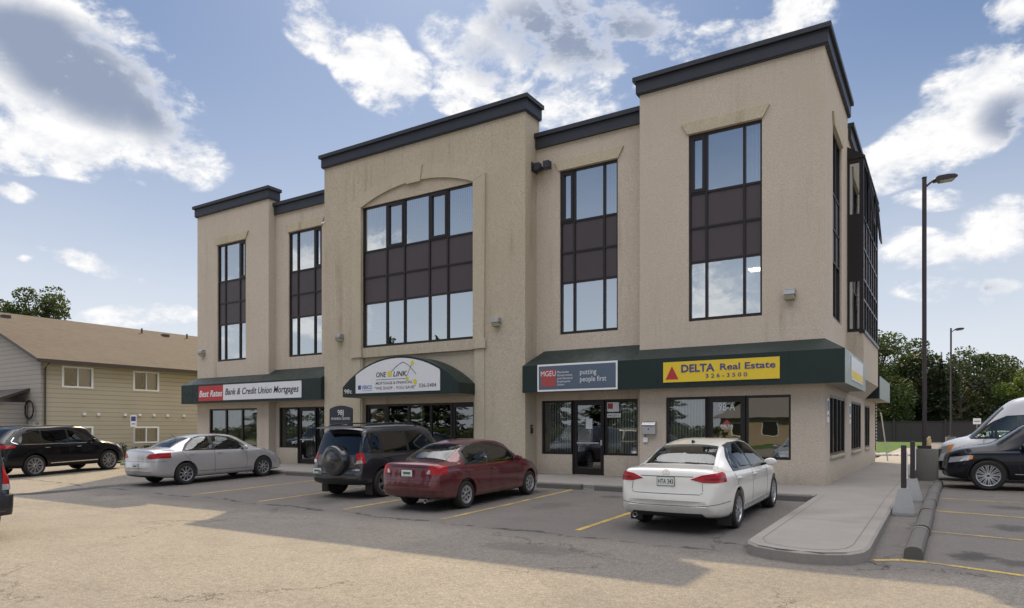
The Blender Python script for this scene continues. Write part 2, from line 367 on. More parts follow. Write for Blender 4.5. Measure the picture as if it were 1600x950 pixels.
def shingles():
    m = mat('brown_shingles', (.2, .15, .11), .95, spec=.2); nt, p = P(m); co = objco(nt)
    br = nn(nt, 'ShaderNodeTexBrick'); br.inputs['Scale'].default_value = 1; br.inputs['Brick Width'].default_value = .32; br.inputs['Row Height'].default_value = .145
    br.inputs['Color1'].default_value = (.070, .058, .050, 1); br.inputs['Color2'].default_value = (.042, .036, .032, 1); br.inputs['Mortar'].default_value = (.07, .055, .045, 1); br.inputs['Mortar Size'].default_value = .012
    rot = nn(nt, 'ShaderNodeMapping'); rot.inputs['Rotation'].default_value = (0, 0, pi/2); nt.links.new(co, rot.inputs[0]); nt.links.new(rot.outputs[0], br.inputs['Vector'])
    col = mixc(nt, maprange(nt, noise(nt, co, 25, 4, .7), .35, .65, 0, .5), br.outputs[0], (.12, .095, .075))
    col = mixc(nt, maprange(nt, noise(nt, co, .5, 5), .4, .7, 0, .4), col, (.09, .076, .066))
    nt.links.new(col, p.inputs['Base Color']); bump(nt, p, br.outputs['Fac'], -.4, .02); return m
M['shingle'] = shingles()
M['gutter'] = mat('brown_gutter', (.05, .04, .033), .5)
M['wood_fence'] = vary(mat('weathered_fence', (.045, .040, .040), .9), .3, 5, bs=8, bst=.3)

def car_glass(name, tint):
    m = bpy.data.materials.new(name); m.use_nodes = True; nt = m.node_tree; nt.nodes.clear()
    out = nn(nt, 'ShaderNodeOutputMaterial'); g = nn(nt, 'ShaderNodeBsdfGlossy'); t = nn(nt, 'ShaderNodeBsdfTransparent'); mx = nn(nt, 'ShaderNodeMixShader')
    g.inputs['Roughness'].default_value = .02; t.inputs[0].default_value = (*tint, 1)
    fr = nn(nt, 'ShaderNodeFresnel'); fr.inputs[0].default_value = 1.6
    nt.links.new(mth(nt, 'ADD', mth(nt, 'MULTIPLY', fr.outputs[0], .9), .05, clamp=True), mx.inputs[0])
    nt.links.new(t.outputs[0], mx.inputs[1]); nt.links.new(g.outputs[0], mx.inputs[2]); nt.links.new(mx.outputs[0], out.inputs[0]); return m
M['glass_c'] = car_glass('car_window_glass', (.72, .78, .74)); M['glass_t'] = car_glass('tinted_car_glass', (.22, .24, .24))
M['seat_grey'] = vary(mat('seat_cloth', (.16, .15, .145), .9), .15, 8); M['seat_dark'] = vary(mat('dark_seat_cloth', (.035, .034, .034), .8), .15, 8)
M['cabin'] = mat('cabin_plastic', (.045, .043, .042), .8)
def window_glass(name, refl, tint, rough=.0, wave=.02):
    m = bpy.data.materials.new(name); m.use_nodes = True; nt = m.node_tree; nt.nodes.clear()
    out = nn(nt, 'ShaderNodeOutputMaterial'); g = nn(nt, 'ShaderNodeBsdfGlossy'); t = nn(nt, 'ShaderNodeBsdfTransparent'); mx = nn(nt, 'ShaderNodeMixShader')
    g.inputs['Roughness'].default_value = rough; g.inputs[0].default_value = (.92, .97, 1, 1)
    t.inputs[0].default_value = (*tint, 1)
    fr = nn(nt, 'ShaderNodeFresnel'); fr.inputs[0].default_value = 1.5
    fac = mth(nt, 'ADD', refl, mth(nt, 'MULTIPLY', fr.outputs[0], 1-refl), clamp=True)
    co = objco(nt); b = nn(nt, 'ShaderNodeBump'); b.inputs['Strength'].default_value = wave; b.inputs['Distance'].default_value = .1
    nt.links.new(noise(nt, co, 1.4, 2, .4), b.inputs['Height']); nt.links.new(b.outputs[0], g.inputs['Normal'])
    nt.links.new(fac, mx.inputs[0]); nt.links.new(t.outputs[0], mx.inputs[1]); nt.links.new(g.outputs[0], mx.inputs[2]); nt.links.new(mx.outputs[0], out.inputs[0]); return m
M['wglass'] = window_glass('reflective_window_glass', .60, (.72, .75, .74))
M['sglass'] = window_glass('shopfront_glass', .17, (.62, .64, .6))
M['hglass'] = window_glass('house_glass', .12, (.55, .55, .52))

# ------------------------------------------------------------ mesh helpers
class MB:
    def __init__(s, *mats): s.v = []; s.f = []; s.m = []; s.mats = list(mats); s.sm = []
    def mi(s, m):
        if m is None: return 0
        if m not in s.mats: s.mats.append(m)
        return s.mats.index(m)
    def face(s, pts, m=None, smooth=False):
        i = len(s.v); s.v += [tuple(p) for p in pts]; s.f.append(tuple(range(i, i+len(pts)))); s.m.append(s.mi(m)); s.sm.append(smooth)
    def mesh(s, vs, fs, m=None, smooth=False):
        i = len(s.v); s.v += [tuple(p) for p in vs]; k = s.mi(m)
        for f in fs: s.f.append(tuple(i+j for j in f)); s.m.append(k); s.sm.append(smooth)
    def box(s, x0, x1, y0, y1, z0, z1, m=None, T=None, bev=0):
        x0, x1 = min(x0, x1), max(x0, x1); y0, y1 = min(y0, y1), max(y0, y1); z0, z1 = min(z0, z1), max(z0, z1)
        if bev:
            bm = bmesh.new(); bmesh.ops.create_cube(bm, size=1)
            for v in bm.verts: v.co = Vector(((x0+x1)/2+v.co.x*(x1-x0), (y0+y1)/2+v.co.y*(y1-y0), (z0+z1)/2+v.co.z*(z1-z0)))
            bmesh.ops.bevel(bm, geom=list(bm.edges), offset=bev, segments=2, affect='EDGES', profile=.5)
            if T: bmesh.ops.transform(bm, matrix=T, verts=bm.verts)
            bm.verts.index_update(); s.mesh([v.co[:] for v in bm.verts], [[v.index for v in f.verts] for f in bm.faces], m, False); bm.free(); return
        v = [Vector(p) for p in ((x0,y0,z0),(x1,y0,z0),(x1,y1,z0),(x0,y1,z0),(x0,y0,z1),(x1,y0,z1),(x1,y1,z1),(x0,y1,z1))]
        if T: v = [T @ p for p in v]
        s.mesh(v, [(0,3,2,1),(4,5,6,7),(0,1,5,4),(1,2,6,5),(2,3,7,6),(3,0,4,7)], m)
    def prism(s, poly, fn, a, b, m=None, smooth=False):
        """poly of (p,q); fn(p,q,t) -> xyz, extruded from t=a to t=b, closed"""
        n = len(poly); vs = [fn(p, q, a) for p, q in poly]+[fn(p, q, b) for p, q in poly]
        s.mesh(vs, [tuple(range(n))[::-1], tuple(range(n, 2*n))]+[(i, (i+1) % n, n+(i+1) % n, n+i) for i in range(n)], m, smooth)
    def tube(s, pts, r, m=None, n=8, r1=None):
        pts = [Vector(p) for p in pts]; k = len(pts); rings = []
        for i, p in enumerate(pts):
            d = (pts[min(i+1, k-1)]-pts[max(i-1, 0)]).normalized()
            a = d.cross(Vector((0, 0, 1)) if abs(d.z) < .9 else Vector((1, 0, 0))).normalized(); b = d.cross(a)
            rr = r if r1 is None else r+(r1-r)*i/(k-1)
            if isinstance(r, (list, tuple)): rr = r[i]
            rings.append([p+(a*cos(2*pi*j/n)+b*sin(2*pi*j/n))*rr for j in range(n)])
        vs = [q for R in rings for q in R]
        fs = [(i*n+j, i*n+(j+1) % n, (i+1)*n+(j+1) % n, (i+1)*n+j) for i in range(k-1) for j in range(n)]
        s.mesh(vs, fs, m, True); s.mesh(rings[0], [tuple(range(n))], m); s.mesh(rings[-1], [tuple(range(n))], m)
    def lathe(s, prof, axis_pt, axis='y', m=None, n=32, smooth=True):
        """prof: (r, t) pairs round an axis through axis_pt"""
        ax = Vector(axis_pt); vs = []
        for r, t in prof:
            for j in range(n):
                a = 2*pi*j/n
                q = {'y': (r*cos(a), t, r*sin(a)), 'z': (r*cos(a), r*sin(a), t), 'x': (t, r*cos(a), r*sin(a))}[axis]
                vs.append(ax+Vector(q))
        fs = [(i*n+j, i*n+(j+1) % n, (i+1)*n+(j+1) % n, (i+1)*n+j) for i in range(len(prof)-1) for j in range(n)]
        s.mesh(vs, fs, m, smooth)
    def build(s, name, parent=None, m=None):
        me = bpy.data.meshes.new(name); me.from_pydata(s.v, [], s.f)
        for x in s.mats: me.materials.append(M[x] if isinstance(x, str) else x)
        if m and not s.mats: me.materials.append(M[m])
        me.polygons.foreach_set('material_index', s.m); me.polygons.foreach_set('use_smooth', s.sm)
        if any(s.sm):
            bm = bmesh.new(); bm.from_mesh(me); bmesh.ops.remove_doubles(bm, verts=bm.verts, dist=1e-5); bm.to_mesh(me); bm.free()
            me.set_sharp_from_angle(angle=radians(38))
        me.update()
        return link(name, me, parent)
def link(name, me, parent=None, T=None):
    o = bpy.data.objects.new(name, me); C.objects.link(o)
    if parent: o.parent = parent
    return o
def tag(o, label=None, cat=None, group=None, kind=None):
    if label: o['label'] = label
    if cat: o['category'] = cat
    if group: o['group'] = group
    if kind: o['kind'] = kind
    return o
def thing(name, label, cat, loc=(0, 0, 0), rz=0, group=None):
    o = bpy.data.objects.new(name, None); C.objects.link(o); o.location = loc; o.rotation_euler = (0, 0, rz); o.empty_display_size = .2
    return tag(o, label, cat, group)
def copy_tree(o, parent=None):
    c = o.copy(); C.objects.link(c); c.parent = parent
    for ch in [x for x in bpy.data.objects if x.parent == o]: copy_tree(ch, c)
    return c

def text(mb, s, x, z, h, fn, m, width=None, bold=0, shear=0, depth=.004, align='LEFT', sp=1.0):
    """lettering of cap height h, left (or centre) at x, baseline z, in the plane fn(u, v, t)"""
    cu = bpy.data.curves.new('t', 'FONT'); cu.body = s; cu.size = 1; cu.offset = bold; cu.shear = shear; cu.space_character = sp; cu.resolution_u = 3
    o = bpy.data.objects.new('t', cu); C.objects.link(o)
    dg = bpy.context.evaluated_depsgraph_get(); dg.update(); me = bpy.data.meshes.new_from_object(o.evaluated_get(dg))
    bpy.data.objects.remove(o); bpy.data.curves.remove(cu)
    if not me.vertices: return
    xs = [v.co.x for v in me.vertices]; x0, x1 = min(xs), max(xs); k = h/.69
    kx = (width/(x1-x0)) if width else k
    off = x-(x1-x0)*kx/2 if align == 'CENTER' else x
    vs = [fn(off+(v.co.x-x0)*kx, z+v.co.y*k, depth) for v in me.vertices]
    mb.mesh(vs, [tuple(p.vertices) for p in me.polygons], m); bpy.data.meshes.remove(me)

def wall(mb, axis, c, a0, a1, z0, z1, holes=(), reveal=.14, m=None, inward=1):
    """wall sheet with real openings; axis 'x' runs along X at Y=c, axis 'y' runs along Y at X=c; reveals go inward"""
    A = sorted({a0, a1, *[h[0] for h in holes], *[h[1] for h in holes]}); Z = sorted({z0, z1, *[h[2] for h in holes], *[h[3] for h in holes]})
    A = [a for a in A if a0 <= a <= a1]; Z = [z for z in Z if z0 <= z <= z1]
    pt = (lambda a, z, t=0: (a, c+t, z)) if axis == 'x' else (lambda a, z, t=0: (c-t, a, z))
    for i in range(len(A)-1):
        for j in range(len(Z)-1):
            ca, cz = (A[i]+A[i+1])/2, (Z[j]+Z[j+1])/2
            if any(h[0] < ca < h[1] and h[2] < cz < h[3] for h in holes): continue
            q = [pt(A[i], Z[j]), pt(A[i+1], Z[j]), pt(A[i+1], Z[j+1]), pt(A[i], Z[j+1])]
            mb.face(q, m)
    r = reveal*inward
    for h in holes:
        a, b, d, e = h[:4]
        mb.face([pt(a, d), pt(a, e), pt(a, e, r), pt(a, d, r)], m); mb.face([pt(b, d), pt(b, d, r), pt(b, e, r), pt(b, e)], m)
        mb.face([pt(a, e), pt(b, e), pt(b, e, r), pt(a, e, r)], m); mb.face([pt(a, d), pt(a, d, r), pt(b, d, r), pt(b, d)], m)

# ------------------------------------------------------------ the ground
def zg(y): return -.12-.03*(15.9-min(15.9, max(9, y)))
mb = MB('asphalt')
ys = [-400, -60, 0, 6, 9, 9.5, 10.5, 12, 13.5, 15, 15.9, 16.5, 20, 30, 60, 120, 900]; xs = [-900, -120, -60, -30, -15, 0, 15, 60, 500]
V = [(x, y, zg(y)) for y in ys for x in xs]; nx = len(xs)
mb.mesh(V, [(j*nx+i, j*nx+i+1, (j+1)*nx+i+1, (j+1)*nx+i) for j in range(len(ys)-1) for i in range(nx-1)], 'asphalt')
tag(mb.build('ground'), kind='structure')

# sidewalk: strip along the front, the side, and the rounded tongue into the lot
def zw(y): return -.17*max(0, min(1, (16.4-y)/7.9))
mb = MB('concrete')
tongue_l = [(-2.42, 16.4), (-2.42, 13.2), (-2.42, 10.25), (-2.36, 9.98), (-2.2, 9.78), (-1.95, 9.66), (-1.6, 9.6), (-1.3, 9.64), (-1.05, 9.78), (-.9, 10.05), (-.86, 10.4), (-.86, 13.2), (-.86, 16.4), (-.9, 21), (-1.0, 38)]
outline = [(-30.2, 19.9), (-30.2, 16.1), (-19.4, 15.95), (-16, 16.2), (-9, 16.4)]+tongue_l+[(-1.0, 60), (-2.9, 60), (-2.9, 19.9)]
top = [(x, y, zw(y)) for x, y in outline]
def inset(pts, k):
    n = len(pts); out = []
    for i in range(n):
        p, q, r = Vector(pts[i-1][:2]), Vector(pts[i][:2]), Vector(pts[(i+1) % n][:2])
        n1 = (q-p).normalized(); n2 = (r-q).normalized(); nrm = Vector((-(n1.y+n2.y), n1.x+n2.x))
        nrm = nrm.normalized() if nrm.length > 1e-6 else Vector((0, 0))
        out.append(q+nrm*k)
    return out
ins = inset(top, .035)
n = len(top)
it = [(p.x, p.y, zw(p.y)) for p in ins]
tl = [(x, y) for x, y in tongue_l if y <= 16.4]; kmin = min(range(len(tl)), key=lambda i: tl[i][1])
L_ = sorted([(y, x) for x, y in tl[:kmin+1]]); R_ = sorted([(y, x) for x, y in tl[kmin:]])
def lerp_(T_, y):
    for (a, xa), (b, xb) in zip(T_[:-1], T_[1:]):
        if a <= y <= b: return xa+(xb-xa)*(y-a)/max(1e-9, b-a)
    return T_[-1][1] if y > T_[-1][0] else T_[0][1]
Ys = sorted({round(y, 3) for y, _ in L_+R_}|{11.2, 12.2, 14.2, 15.3}); K = .035
for a, b in zip(Ys[:-1], Ys[1:]):
    def q_(y): 
        yy = max(y, Ys[0]+K); return (lerp_(L_, y)+K, yy, zw(yy)), (lerp_(R_, y)-K, yy, zw(yy))
    (p0, p1), (p3, p2) = q_(a), q_(b)
    if p1[0] > p0[0]: mb.face([p0, p1, p2, p3], 'concrete')
    else: mb.face([p0, p2, p3], 'concrete')
fr = [(-30.2, 16.1), (-19.4, 15.95), (-16, 16.2), (-9, 16.4), (-2.42, 16.4)]
for (xa, ya), (xb, yb_) in zip(fr[:-1], fr[1:]): mb.face([(xa, ya+K, zw(ya+K)), (xb, yb_+K, zw(yb_+K)), (xb, 19.9, 0), (xa, 19.9, 0)], 'concrete')
mb.face([(-2.42, 16.4, 0), (-.86-K, 16.4, 0), (-.9-K, 19.9, 0), (-2.42, 19.9, 0)], 'concrete')
mb.face([(-2.9, 19.9, 0), (-.9-K, 19.9, 0), (-.9-K, 21, 0), (-1.0-K, 38, 0), (-1.0-K, 60, 0), (-2.9, 60, 0)], 'concrete')
for i in range(n):
    j = (i+1) % n; a, b = top[i], top[j]
    mb.face([(a[0], a[1], a[2]-.03), (b[0], b[1], b[2]-.03), it[j], it[i]], 'concrete', True)
    mb.face([(a[0], a[1], -.6), (b[0], b[1], -.6), (b[0], b[1], b[2]-.03), (a[0], a[1], a[2]-.03)], 'concrete', True)
sw = tag(mb.build('pavement'), kind='structure')
# tooled joints in the pavement
mb = MB('concrete_dark')
def strip(mb, pts, w, zf, m, lift=.004):
    for (x0, y0), (x1, y1) in zip(pts[:-1], pts[1:]):
        d = Vector((x1-x0, y1-y0)).normalized(); nrm = Vector((-d.y, d.x))*w/2
        k = max(1, int(Vector((x1-x0, y1-y0)).length/.8))
        for i in range(k):
            a = (x0+(x1-x0)*i/k, y0+(y1-y0)*i/k); b = (x0+(x1-x0)*(i+1)/k, y0+(y1-y0)*(i+1)/k)
            q = [(a[0]-nrm.x, a[1]-nrm.y), (a[0]+nrm.x, a[1]+nrm.y), (b[0]+nrm.x, b[1]+nrm.y), (b[0]-nrm.x, b[1]-nrm.y)]
            mb.face([(x, y, zf(y)+lift) for x, y in q][::-1], m)
edge = [(-2.24, 16.3), (-2.24, 10.35), (-2.12, 10.02), (-1.85, 9.84), (-1.6, 9.79), (-1.3, 9.84), (-1.12, 10.05), (-1.06, 10.4), (-1.06, 16), (-1.1, 36)]
strip(mb, edge, .012, zw, 'concrete_dark', .003)
for y in (12.6, 15.0, 18.6, 21.6, 24.6, 27.6, 31): strip(mb, [(-2.22 if y < 16.4 else -2.59, y), (-1.08, y)], .010, zw, 'concrete_dark', .003)
for x in (-28, -25, -22, -19, -16, -13, -10, -7, -4): strip(mb, [(x, 16.5), (x, 18.75)], .010, zw, 'concrete_dark', .003)
tag(mb.build('pavement_joints'), kind='structure')

# painted stall lines
mb = MB('line')
for x, y0, y1 in ((-16.62, 10.7, 15.8), (-13.78, 10.6, 15.8), (-10.92, 10.55, 15.85), (-8.15, 10.4, 15.85), (-5.29, 10.5, 15.9)): strip(mb, [(x-.02, y0), (x+.02, (y0+y1)/2), (x, y1)], .11, zg, 'line')
strip(mb, [(-.80, 10.24), (-.5, 10.42), (-.19, 10.42), (.8, 10.12), (4, 9.3)], .10, zg, 'line')
for y in (13.0, 15.55, 18.35, 21.55, 24.5, 27.6, 30.8, 34, 37.2, 40.4): strip(mb, [(-.22, y), (6, y-1.3)], .10, zg, 'line')
strip(mb, [(-24.3, 11.9), (-24.7, 14.6)], .1, zg, 'line'); strip(mb, [(-27.0, 14.2), (-27.5, 17.0)], .1, zg, 'line')
tag(mb.build('parking_lines'), kind='structure')
# worn gutter edge between the two asphalt surfaces on the left
mb = MB()
M['tar'] = vary(mat('wet_tar_edge', (.022, .019, .016), .35), .4, 6)
pts = [(-21.5, 7.9), (-21.15, 9.0), (-21.05, 10.0), (-21.2, 10.9), (-21.15, 11.7), (-21.25, 13.5), (-21.2, 15.8)]
for i in range(len(pts)-1):
    (x0, y0), (x1, y1) = pts[i], pts[i+1]; w0 = (.32, .36, .26, .26, .2, .12, .1)[i]; w1 = (.32, .36, .26, .26, .2, .12, .1)[i+1]
    mb.face([(x0-w0, y0, zg(y0)+.004), (x0+w0, y0, zg(y0)+.004), (x1+w1, y1, zg(y1)+.004), (x1-w1, y1, zg(y1)+.004)], 'tar')
tag(mb.build('drain_gutter'), kind='structure')
# lawns
mb = MB('grass')
def poly(mb, pts, z, m): mb.face([(x, y, z) for x, y in pts], m)
poly(mb, [(-37.8, 17.0), (-33.2, 16.6), (-31.2, 17.2), (-31.0, 60), (-37.8, 60)], -.05, 'grass')
poly(mb, [(-45, 36.5), (-2.75, 45.5), (-1.75, 52), (-1.75, 97), (-45, 97)], -.03, 'grass')
poly(mb, [(-200, 97), (120, 97), (120, 260), (-200, 260)], -.04, 'grass')
tag(mb.build('lawn'), kind='structure')

# ------------------------------------------------------------ the office building
YR, YC, YB, YL = 19.08, 18.83, 19.55, 19.19
XS, XR, XCR, XCL, XLR, XLL = -2.605, -7.60, -11.38, -20.56, -24.34, -29.37
YE = 33.95
ZT, ZC, ZB = 11.31, 11.69, 10.62
WT, WB = 9.74, 4.48
ob = thing('office_building', 'three-storey beige stucco office building with dark green awnings and dark window columns', 'office building', (XS, YR, 0))
def build_b(mb, name, label=None, parent=None):
    o = mb.build(name, parent or ob)
    if (parent or ob) is ob:
        for v in o.data.vertices: v.co -= Vector((XS, YR, 0))
    if label: o['label'] = label
    return o
UPR = [(-6.14, -4.145, YR), (-10.51, -8.50, YB), (-23.50, -21.50, YB), (-27.87, -25.86, YL)]
mb = MB('stucco', 'stucco_c')
wall(mb, 'x', YR, XR, XS, 0, ZT, [(-6.14, -4.145, WB, WT), (-6.805, -5.63, .63, 2.352), (-5.63, -4.58, .0, 2.352), (-4.58, -3.419, .63, 2.352)], m='stucco')
wall(mb, 'x', YB, XCR, XR, 0, ZB+.3, [(-10.51, -8.50, WB, WT), (-11.19, -10.075, .63, 2.363), (-10.075, -8.963, 0, 2.363), (-8.963, -7.85, .63, 2.363)], m='stucco')
RX0, RX1 = -18.53, -13.40
wall(mb, 'x', YC, XCL, XCR, 0, ZC, [(RX0, RX1, WB, WT), (RX0, RX1, 0, 4.12)], m='stucco_c')
YCI = YC+.13
wall(mb, 'x', YCI, RX0, RX1, 0, 4.12, [(RX0+.02, RX1-.02, .03, 2.36)], m='stucco_c')
wall(mb, 'x', YB, XLR, XCL, 0, ZB+.3, [(-23.50, -21.50, WB, WT), (-24.13, -22.97, .65, 2.36), (-22.97, -21.85, 0, 2.36), (-21.85, -20.9, .0, 2.36)], m='stucco')
wall(mb, 'x', YL, XLL, XLR, 0, ZT, [(-27.87, -25.86, WB, WT), (-28.48, -25.11, .67, 2.35)], m='stucco')
# returns, sides, back
wall(mb, 'y', XS, YR, 23.9, 0, ZT, [(20.56, 22.42, WB+.02, WT), (20.0, 23.25, .72, 2.366)], m='stucco')
wall(mb, 'y', XS, 23.9, YE, 0, ZB+.3, [(24.93, 28.0, .72, 2.366), (29.3, 31.37, .72, 2.366)], m='stucco')
def sheet_y(x, y0, y1, z0, z1, m): mb.face([(x, y0, z0), (x, y1, z0), (x, y1, z1), (x, y0, z1)], m)
sheet_y(XCR, YC, 19.73, 0, ZC, 'stucco_c'); sheet_y(XCL, YC, 19.73, 0, ZC, 'stucco_c')
sheet_y(XLR, YL, 19.7, 0, ZT, 'stucco'); sheet_y(XLL, YL, YE, 0, ZB, 'stucco'); sheet_y(XLL, YL, 19.7, ZB, ZT, 'stucco')
sheet_y(XR, YR, 19.6, 0, ZT, 'stucco'); sheet_y(XR, 19.6, 23.9, ZB, ZT, 'stucco')
mb.face([(XLL, YE, 0), (XS, YE, 0), (XS, YE, ZB+.3), (XLL, YE, ZB+.3)], 'stucco')
mb.face([(XR, 23.9, ZB), (XS, 23.9, ZB), (XS, 23.9, ZT), (XR, 23.9, ZT)], 'stucco')
mb.face([(XCL, 19.73, ZB), (XCR, 19.73, ZB), (XCR, 19.73, ZC), (XCL, 19.73, ZC)], 'stucco_c')
mb.face([(XLL, 19.7, ZB), (XLR, 19.7, ZB), (XLR, 19.7, ZT), (XLL, 19.7, ZT)], 'stucco')
build_b(mb, 'wall')
mb = MB('concrete_dark')
mb.face([(XLL+.1, 19.6, 10.5), (XS-.1, 19.6, 10.5), (XS-.1, YE-.1, 10.5), (XLL+.1, YE-.1, 10.5)], 'concrete_dark')
build_b(mb, 'roof')
# interior shell: floors, a rear wall
mb = MB('interior')
for z in (-.0, 3.75, 7.45): mb.box(XLL+.3, XS-.3, 20.0, 26.4, z+.01, z+.25, 'interior')
for z in (2.75, 6.35, 10.0): mb.box(XLL+.3, XS-.3, 20.0, 26.4, z, z+.05, 'interior')
mb.box(XLL+.3, XS-.3, 26.4, 26.55, 0, 10.4, 'interior')
for x in (-24.5, -20.6, -11.3, -7.5): mb.box(x, x+.1, 19.9, 26.4, 0.3, 10.4, 'interior')
build_b(mb, 'interior')
mb = MB('lamp_white')
M['lamp_white'] = mat('ceiling_lamp', (.9, .9, .9), .5, emit=(1, .97, .85), es=4.5)
mb.box(-5.1, -4.5, 21.6, 21.95, 6.30, 6.345, 'lamp_white'); build_b(mb, 'ceiling_lamp', 'lit fluorescent ceiling panel seen through the window')

def band(x0, x1, y0, y1, z0, z1, nm='parapet_band'):
    mb = MB('band')
    mb.box(x0-.09, x1+.09, y0-.09, y1, z0, z1-.13, 'band'); mb.box(x0-.17, x1+.17, y0-.17, y1+.03, z1-.135, z1, 'band', bev=.01)
    mb.box(x0-.07, x1+.07, y0-.07, y1-.02, z0-.035, z0+.01, 'band')
    k = int((x1-x0)/2.4)
    for i in range(1, k+1): xx = x0+(x1-x0)*i/(k+1); mb.box(xx-.012, xx+.012, y0-.094, y0-.086, z0+.002, z1-.14, 'band'); mb.box(xx-.015, xx+.015, y0-.175, y0-.165, z1-.13, z1-.004, 'band')
    build_b(mb, nm)
band(XR, XS, YR, 24.0, 11.27, 11.74); band(XCL, XCR, YC, 19.75, 11.65, 12.12); band(XLL, XLR, YL, 19.72, 11.27, 11.74)
for x0, x1 in ((XCR, XR), (XLR, XCL)):
    mb = MB('band'); mb.box(x0+.002, x1-.002, YB-.09, YB+.5, ZB, 10.97, 'band'); mb.box(x0+.002, x1-.002, YB-.17, YB+.53, 10.965, 11.10, 'band'); build_b(mb, 'parapet_band')
mb = MB('band'); mb.box(XS-.4, XS+.09, 24.02, YE+.09, ZB, 10.97, 'band'); mb.box(XS-.43, XS+.17, 24.02, YE+.17, 10.965, 11.10, 'band')
mb.box(XLL-.09, XS-.42, YE-.4, YE+.09, ZB, 11.09, 'band'); mb.box(XLL-.09, XLL+.4, 19.74, YE-.42, ZB, 11.09, 'band')
build_b(mb, 'parapet_band')

# window columns ------------------------------------------------
def fnx(y):                       # plane facing -Y
    return lambda u, v, t: (u, y-t, v)
def fny(x):                       # plane facing +X
    return lambda u, v, t: (x+t, u, v)
def bx(mb, fn, u0, u1, v0, v1, t0, t1, m):
    p = [fn(u, v, t) for t in (t0, t1) for u, v in ((u0, v0), (u1, v0), (u1, v1), (u0, v1))]
    mb.mesh(p, [(0,1,2,3), (7,6,5,4), (0,4,5,1), (1,5,6,2), (2,6,7,3), (3,7,4,0)], m)
def off(fn): return lambda u, v, t: tuple(Vector(fn(u, v, t))-Vector((XS, YR, 0)))
def blinds(fn, u0, u1, v0, v1, depth=-.16, pitch=.09, amp=.028, parent=None):
    mb = MB('blind'); n = max(2, int((u1-u0)/pitch)); fs = []; vs = []
    for i in range(n):
        a = u0+(u1-u0)*i/n; b = a+pitch*.93
        vs = [fn(a, v0, depth-amp), fn(b, v0, depth+amp), fn(b, v1, depth+amp), fn(a, v1, depth-amp)]; mb.face(vs, 'blind')
    return mb.build('blind', parent)
def window_col(f0, u0, u1, z0, z1, mull, rails, casement=None, bl=(), wide=False, glass='wglass', d0=-.14, label=None):
    """upper window column: frame (the window itself) > pane, spandrel_panel, blind. rails = heights; glass above rails[0] and below rails[2]"""
    fn = off(f0); mb = MB('frame'); fw = .055; D0, D1 = d0, d0+.09
    bx(mb, fn, u0, u0+fw, z0, z1, D0, D1, 'frame'); bx(mb, fn, u1-fw, u1, z0, z1, D0, D1, 'frame')
    bx(mb, fn, u0+fw, u1-fw, z1-fw, z1, D0, D1, 'frame'); bx(mb, fn, u0+fw, u1-fw, z0, z0+.09, D0, D1+.01, 'frame')
    us = [u0]+mull+[u1]
    for m_ in mull: bx(mb, fn, m_-.035, m_+.035, z0+.09, z1-fw, D0, D1-.004, 'frame')
    for r in rails:
        for a, b in zip(us[:-1], us[1:]): bx(mb, fn, a+(fw if a == u0 else .035), b-(fw if b == u1 else .035), r-.03, r+.03, D0, D1-.009, 'frame')
    for c in (casement or []):      # opening casement: a thicker inner sash in the top row
        a, b = us[c]+(.05 if c == 0 else .03), us[c+1]-(.05 if c+2 == len(us) else .03); zt, zb = z1-.05, rails[0]+.025
        for q in ((a, a+.085, zb, zt), (b-.085, b, zb, zt), (a+.085, b-.085, zt-.09, zt), (a+.085, b-.085, zb, zb+.09)): bx(mb, fn, *q, D0+.01, D1+.012, 'frame')
    w = mb.build('window', ob)
    if label: w['label'] = label
    mb = MB(glass)
    g = D0+.035
    for a, b in ((rails[0], z1), (z0, rails[2])):
        for i in range(len(us)-1):
            p = [fn(us[i]+.02, a+.02, g), fn(us[i+1]-.02, a+.02, g), fn(us[i+1]-.02, b-.02, g), fn(us[i]+.02, b-.02, g)]
            # every sheet hangs a hair out of true, so reflections break from pane to pane
            k = [random.uniform(-.003, .003) for _ in range(3)]
            p[1] = fn(us[i+1]-.02, a+.02, g+k[0]); p[3] = fn(us[i]+.02, b-.02, g+k[1]); p[2] = fn(us[i+1]-.02, b-.02, g+k[0]+k[1])
            mb = MB(glass); mb.face(p, glass); mb.build('pane', w)
    for a, b in ((rails[1], rails[0]), (rails[2], rails[1])):
        for i in range(len(us)-1): mb = MB('spandrel'); bx(mb, fn, us[i]+.03, us[i+1]-.03, a+.02, b-.02, D0-.02, D0+.05, 'spandrel'); mb.build('spandrel_panel', w)
    for (i, j, a, b) in bl: blinds(fn, us[i]+.04, us[j]-.04, a, b, D0-.1, parent=w)
    return w
RL = [8.08, 7.10, 6.14]
window_col(fnx(YR), -6.14, -4.145, WB, WT, [-5.65, -4.62], RL, [0], [(2, 3, 8.08, 9.7)])
window_col(fnx(YB), -10.51, -8.50, WB, WT, [-10.02, -8.98], RL, [0], [(2, 3, 8.1, 9.7)])
window_col(fnx(YB), -23.50, -21.50, WB, WT, [-23.0, -21.98], RL, [2], [(0, 2, 8.1, 9.7)])
window_col(fnx(YL), -27.87, -25.86, WB, WT, [-27.38, -26.35], RL, [2], [(0, 1, 8.1, 9.7), (1, 2, 4.5, 5.6)])
window_col(fnx(YC), -18.53, -13.40, WB, WT, [-17.35, -16.5, -15.35, -14.54], RL, [1, 3], [(0, 1, 8.1, 9.7), (2, 3, 8.1, 9.7), (4, 5, 8.1, 9.7), (0, 1, 4.5, 6.1)])
window_col(fny(XS), 20.56, 22.42, WB+.02, WT, [21.6], [8.06, 7.09, 6.16], [])
